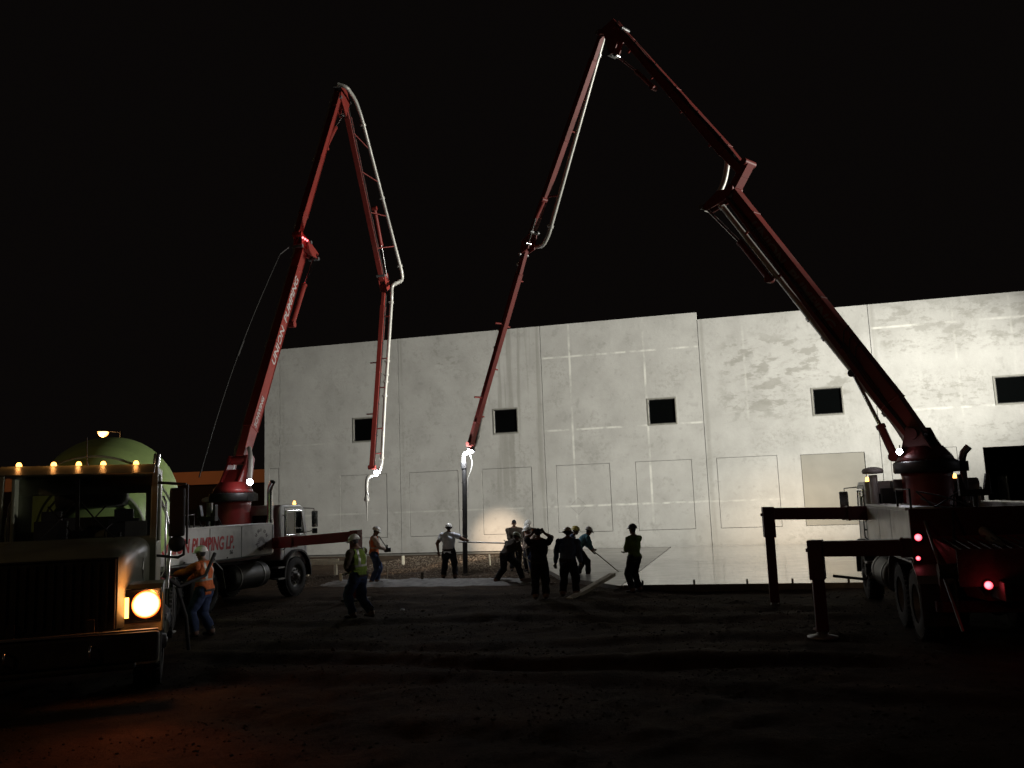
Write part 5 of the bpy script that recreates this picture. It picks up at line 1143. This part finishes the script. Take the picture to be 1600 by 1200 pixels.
# litter and small items
def lump(name, loc, r, m, label, cat, seed=0):
    bm = bmesh.new(); bmesh.ops.create_icosphere(bm, subdivisions=2, radius=r); rr = random.Random(seed)
    for v in bm.verts: v.co *= 1+rr.uniform(-.25, .25); v.co.z *= .6
    me = bpy.data.meshes.new(name); bm.to_mesh(me); bm.free(); me.materials.append(m); o = bpy.data.objects.new(name, me); COL.objects.link(o); o.location = loc; tag(o, label, cat)
m_paper = mat('white_litter', (.7, .7, .72), .6)
lump('litter', pp(5.05, 15.0), .07, m_paper, 'crumpled white scrap on dark soil beside the near outrigger foot', 'litter', 1)
lump('litter', pp(-2.75, 20.3), .06, m_paper, 'small pale scrap on dark soil right of the walking person', 'litter', 2)
# cribbing under the outrigger feet
def crib(x, y, label):
    r = thing_at('timber_pad', label, 'timber pad', (x, y, float(ground_z(x, y))-.02), -R(14))
    for k in range(3): MB().box((-.2+k*.2, 0, .045), (.185, .6, .09)).build('timber', M['formwood'], r, bevel=.006, seg=1)
for (fr, q, lb) in ((f1, (3.74, -1.34), 'timber pad under the red outrigger of the left pump'),)[:1] if True else ((f2, (-3.17, -1.25), 'timber pad under the far outrigger leg of the right pump'), (f2, (-2.61, -5.13), 'timber pad under the near outrigger leg of the right pump'), (f1, (3.74, -1.34), 'timber pad under the red outrigger of the left pump')):
    wp = fr['toW'](q[0], q[1], 0); crib(wp.x, wp.y, lb)
# low mound of placed concrete and loose stones
def clumps(name, pts, m, kind='stuff'):
    base = bmesh.new(); bmesh.ops.create_icosphere(base, subdivisions=1, radius=1); bv = np.array([v.co[:] for v in base.verts]); bf = np.array([[v.index for v in f.verts] for f in base.faces]); base.free()
    V = []; Fc = []; nb = len(bv)
    for i, (x, y, z, r) in enumerate(pts):
        a = RNG.uniform(0, 6.28); s_ = RNG.uniform(.6, 1.3, 3)*r; p = bv*(1+RNG.uniform(-.25, .25, (nb, 1)))*s_*[1, 1, .65]; c_, s__ = math.cos(a), math.sin(a)
        V.append(np.stack([p[:, 0]*c_-p[:, 1]*s__+x, p[:, 0]*s__+p[:, 1]*c_+y, p[:, 2]+z], -1)); Fc.append(bf+i*nb)
    me = bpy.data.meshes.new(name); me.from_pydata(np.concatenate(V).tolist(), [], np.concatenate(Fc).tolist()); me.materials.append(m); o = bpy.data.objects.new(name, me); COL.objects.link(o); tag(o, kind=kind)
    return o
m_stone = mat('gravel_stone', (.13, .105, .08), .85, spec=.2, var=.35, scale=7)
pts = []
for _ in range(9000):
    w, n = RNG.uniform(-15, -1.5), 24.5+13.5*RNG.uniform(0, 1)**1.2
    P3 = wn(w, n); pts.append((P3.x, P3.y, float(ground_z(P3.x, P3.y))+.004, RNG.uniform(.012, .035)*(1.4 if RNG.uniform() < .05 else 1)))
clumps('gravel', pts, m_stone)
m_clod = mat('soil_clod', (.06, .045, .032), .95, spec=.08, var=.35, scale=7)
pts = []
for _ in range(14000):
    y = 8+15*RNG.uniform(0, 1)**.8; x = RNG.uniform(-.7, .7)*y; 
    if noise2(np.array(x), np.array(y), 1.9, 8.0) < RNG.uniform(-.5, .6): continue
    pts.append((x, y, float(ground_z(x, y))+.003, RNG.uniform(.006, .02)*(2.2 if RNG.uniform() < .05 else 1)))
clumps('soil_clods', pts, m_clod)
# placed concrete: an uneven low heap across the pad
us = np.linspace(0, 1, 110); vsn = np.linspace(0, 1, 40); Vv = []; 
for v_ in vsn:
    for u_ in us:
        x = -6.4+6.9*u_; yc = 27.9-1.9*u_; y = yc+(v_-.5)*2.6; e = math.sin(math.pi*v_)**.6*min(1, 8*u_*(1-u_)+.15)
        z = float(ground_z(x, y))-.03+e*(.11+.05*noise.noise(Vector((x*1.7, y*1.7, 3)))+.035*noise.noise(Vector((x*5, y*5, 1)))+.02*noise.noise(Vector((x*13, y*13, 1)))); Vv.append((x, y, z))
Ff = [(j*110+i, j*110+i+1, (j+1)*110+i+1, (j+1)*110+i) for j in range(39) for i in range(109)]
me = bpy.data.meshes.new('placed_concrete'); me.from_pydata(Vv, [], Ff); me.polygons.foreach_set('use_smooth', [True]*len(Ff)); me.materials.append(mat('placed_concrete_mix', (.15, .145, .135), .75, var=.3, scale=5, bump=.6, bscale=30)); o = bpy.data.objects.new('placed_concrete', me); COL.objects.link(o); tag(o, kind='stuff')
# ---- floodlight tower that lights the wall (beyond the right edge of the picture)
r = thing_at('light_tower', 'mobile floodlight tower on a trailer lighting the warehouse wall', 'light tower', (TOWER.x+.6, TOWER.y-.1, 0), 0)
MB().box((0, 0, .7), (1.4, 2.2, .9)).build('trailer', M['cream'], r, bevel=.04); MB().cyl((0, 0, 1.1), (0, 0, 8.3), .07, n=12).build('mast', M['steel'], r); MB().box((0, 0, 8.4), (.06, 1.9, .06)).build('crossbar', M['steel'], r)
for k, y in enumerate((-.8, -.3, .3, .8)):
    MB().box((-.12, y, 8.4), (.16, .4, .34)).build('flood_lamp', M['black'], r); MB().box((-.205, y, 8.4), (.01, .36, .30)).build('lamp_lens', M['whitelens'], r)
for x in (-.5, .5): MB().lathe([(.1, -.1), (.3, -.1), (.33, -.05), (.33, .05), (.3, .1), (.1, .1)], (x*1.5, .2, .33), (1, 0, 0), 20).build('wheel', M['rubber'], r)
street_lamp((-28.0, 60.2, -.35), 0, 'sodium street lamp glowing orange far beyond the mixer truck', arm=1.0)
street_lamp((-17.0, -3.0, 0), R(160), 'sodium street lamp added outside the picture as unseen fill light')  # added lamp, unseen; weak fill for the foreground
# ================================================================== LAMP LIGHT
BL1 = Plane(f1, (0, -1.3), 12.5); BL2 = Plane(f2, (0, -1.3), -41.6)
wl = f1['toW'](*BL1(10.12, 3.55, .2)); point('tip_lamp_light', wl, 120, (.93, .95, 1.0), .06)
wl = f2['toW'](*BL2(15.05, 4.00, -.22)); point('tip_lamp_light', wl, 230, (.93, .95, 1.0), .06)
wl = f1['toW'](.80, -1.82, 3.20); point('turret_lamp_light', wl, 10, (.95, .93, 1.0), .05)
wl = f2['toW'](-.70, -1.75, 3.10); spot('turret_lamp_beam', wl, (-8, 16.8, 4.8), 2700, 45, 1.0, (1.0, .93, .92), .06); point('turret_lamp_light', wl, 1.5, (1.0, .75, .8), .05)
for s in (-.85, .85):
    p0 = f2['toW'](s, .80, 1.02); spot('headlamp_light', p0, f2['toW'](s-.8, 12, .5), 5500, 26, 1.0, (1.0, .76, .52), .06)
spot('headlamp_light', f1['toW'](.85, .80, 1.02), wn(-10.9, WD, .6), 17000, 12, 1.0, (1.0, .74, .52), .05)
spot('headlamp_light', f1['toW'](-.85, .80, 1.02), (-3.4, 33.5, .1), 1500, 14, .6, (1.0, .72, .48), .05)
spot('headlamp_light', HLP, MX['toW'](-.9, 8.5, -.3), 95, 80, 1.0, (1.0, .17, .04), .08)
point('headlamp_glow', MX['toW'](-1.12, 1.38, 1.30), 24, (1.0, .32, .07), .08)  # extra light added to make the fender glow round the headlamp
for (fr, p, pw) in ((f2, (-1.13, -5.62, 1.60), .5), (f2, (-.60, -7.38, 1.02), .9), (f2, (.75, -7.38, 1.02), .8), (f1, (.82, -7.36, .95), 5.0), (f1, (.98, -7.4, 1.45), 4.0)):
    point('tail_lamp_light', fr['toW'](*p), pw, (1.0, .03, .05), .05)
point('warning_lamp_light', f1['toW'](*BL1(3.9, 11.30, .45)), 1.5, (1.0, .04, .06), .04)
for x in (-.74, -.29, .04, .37, .82): point('marker_light', MX['toW'](x*1.04, -.82, 3.27), .8, (1.0, .40, .10), .03)
point('street_lamp_light', (-29.6, 60.2, 7.7), 500, (1.0, .5, .18), .15)
point('street_lamp_light', (-15.4, -2.4, 8.6), 260, (1.0, .66, .36), .15)  # fill from the added, unseen street lamp
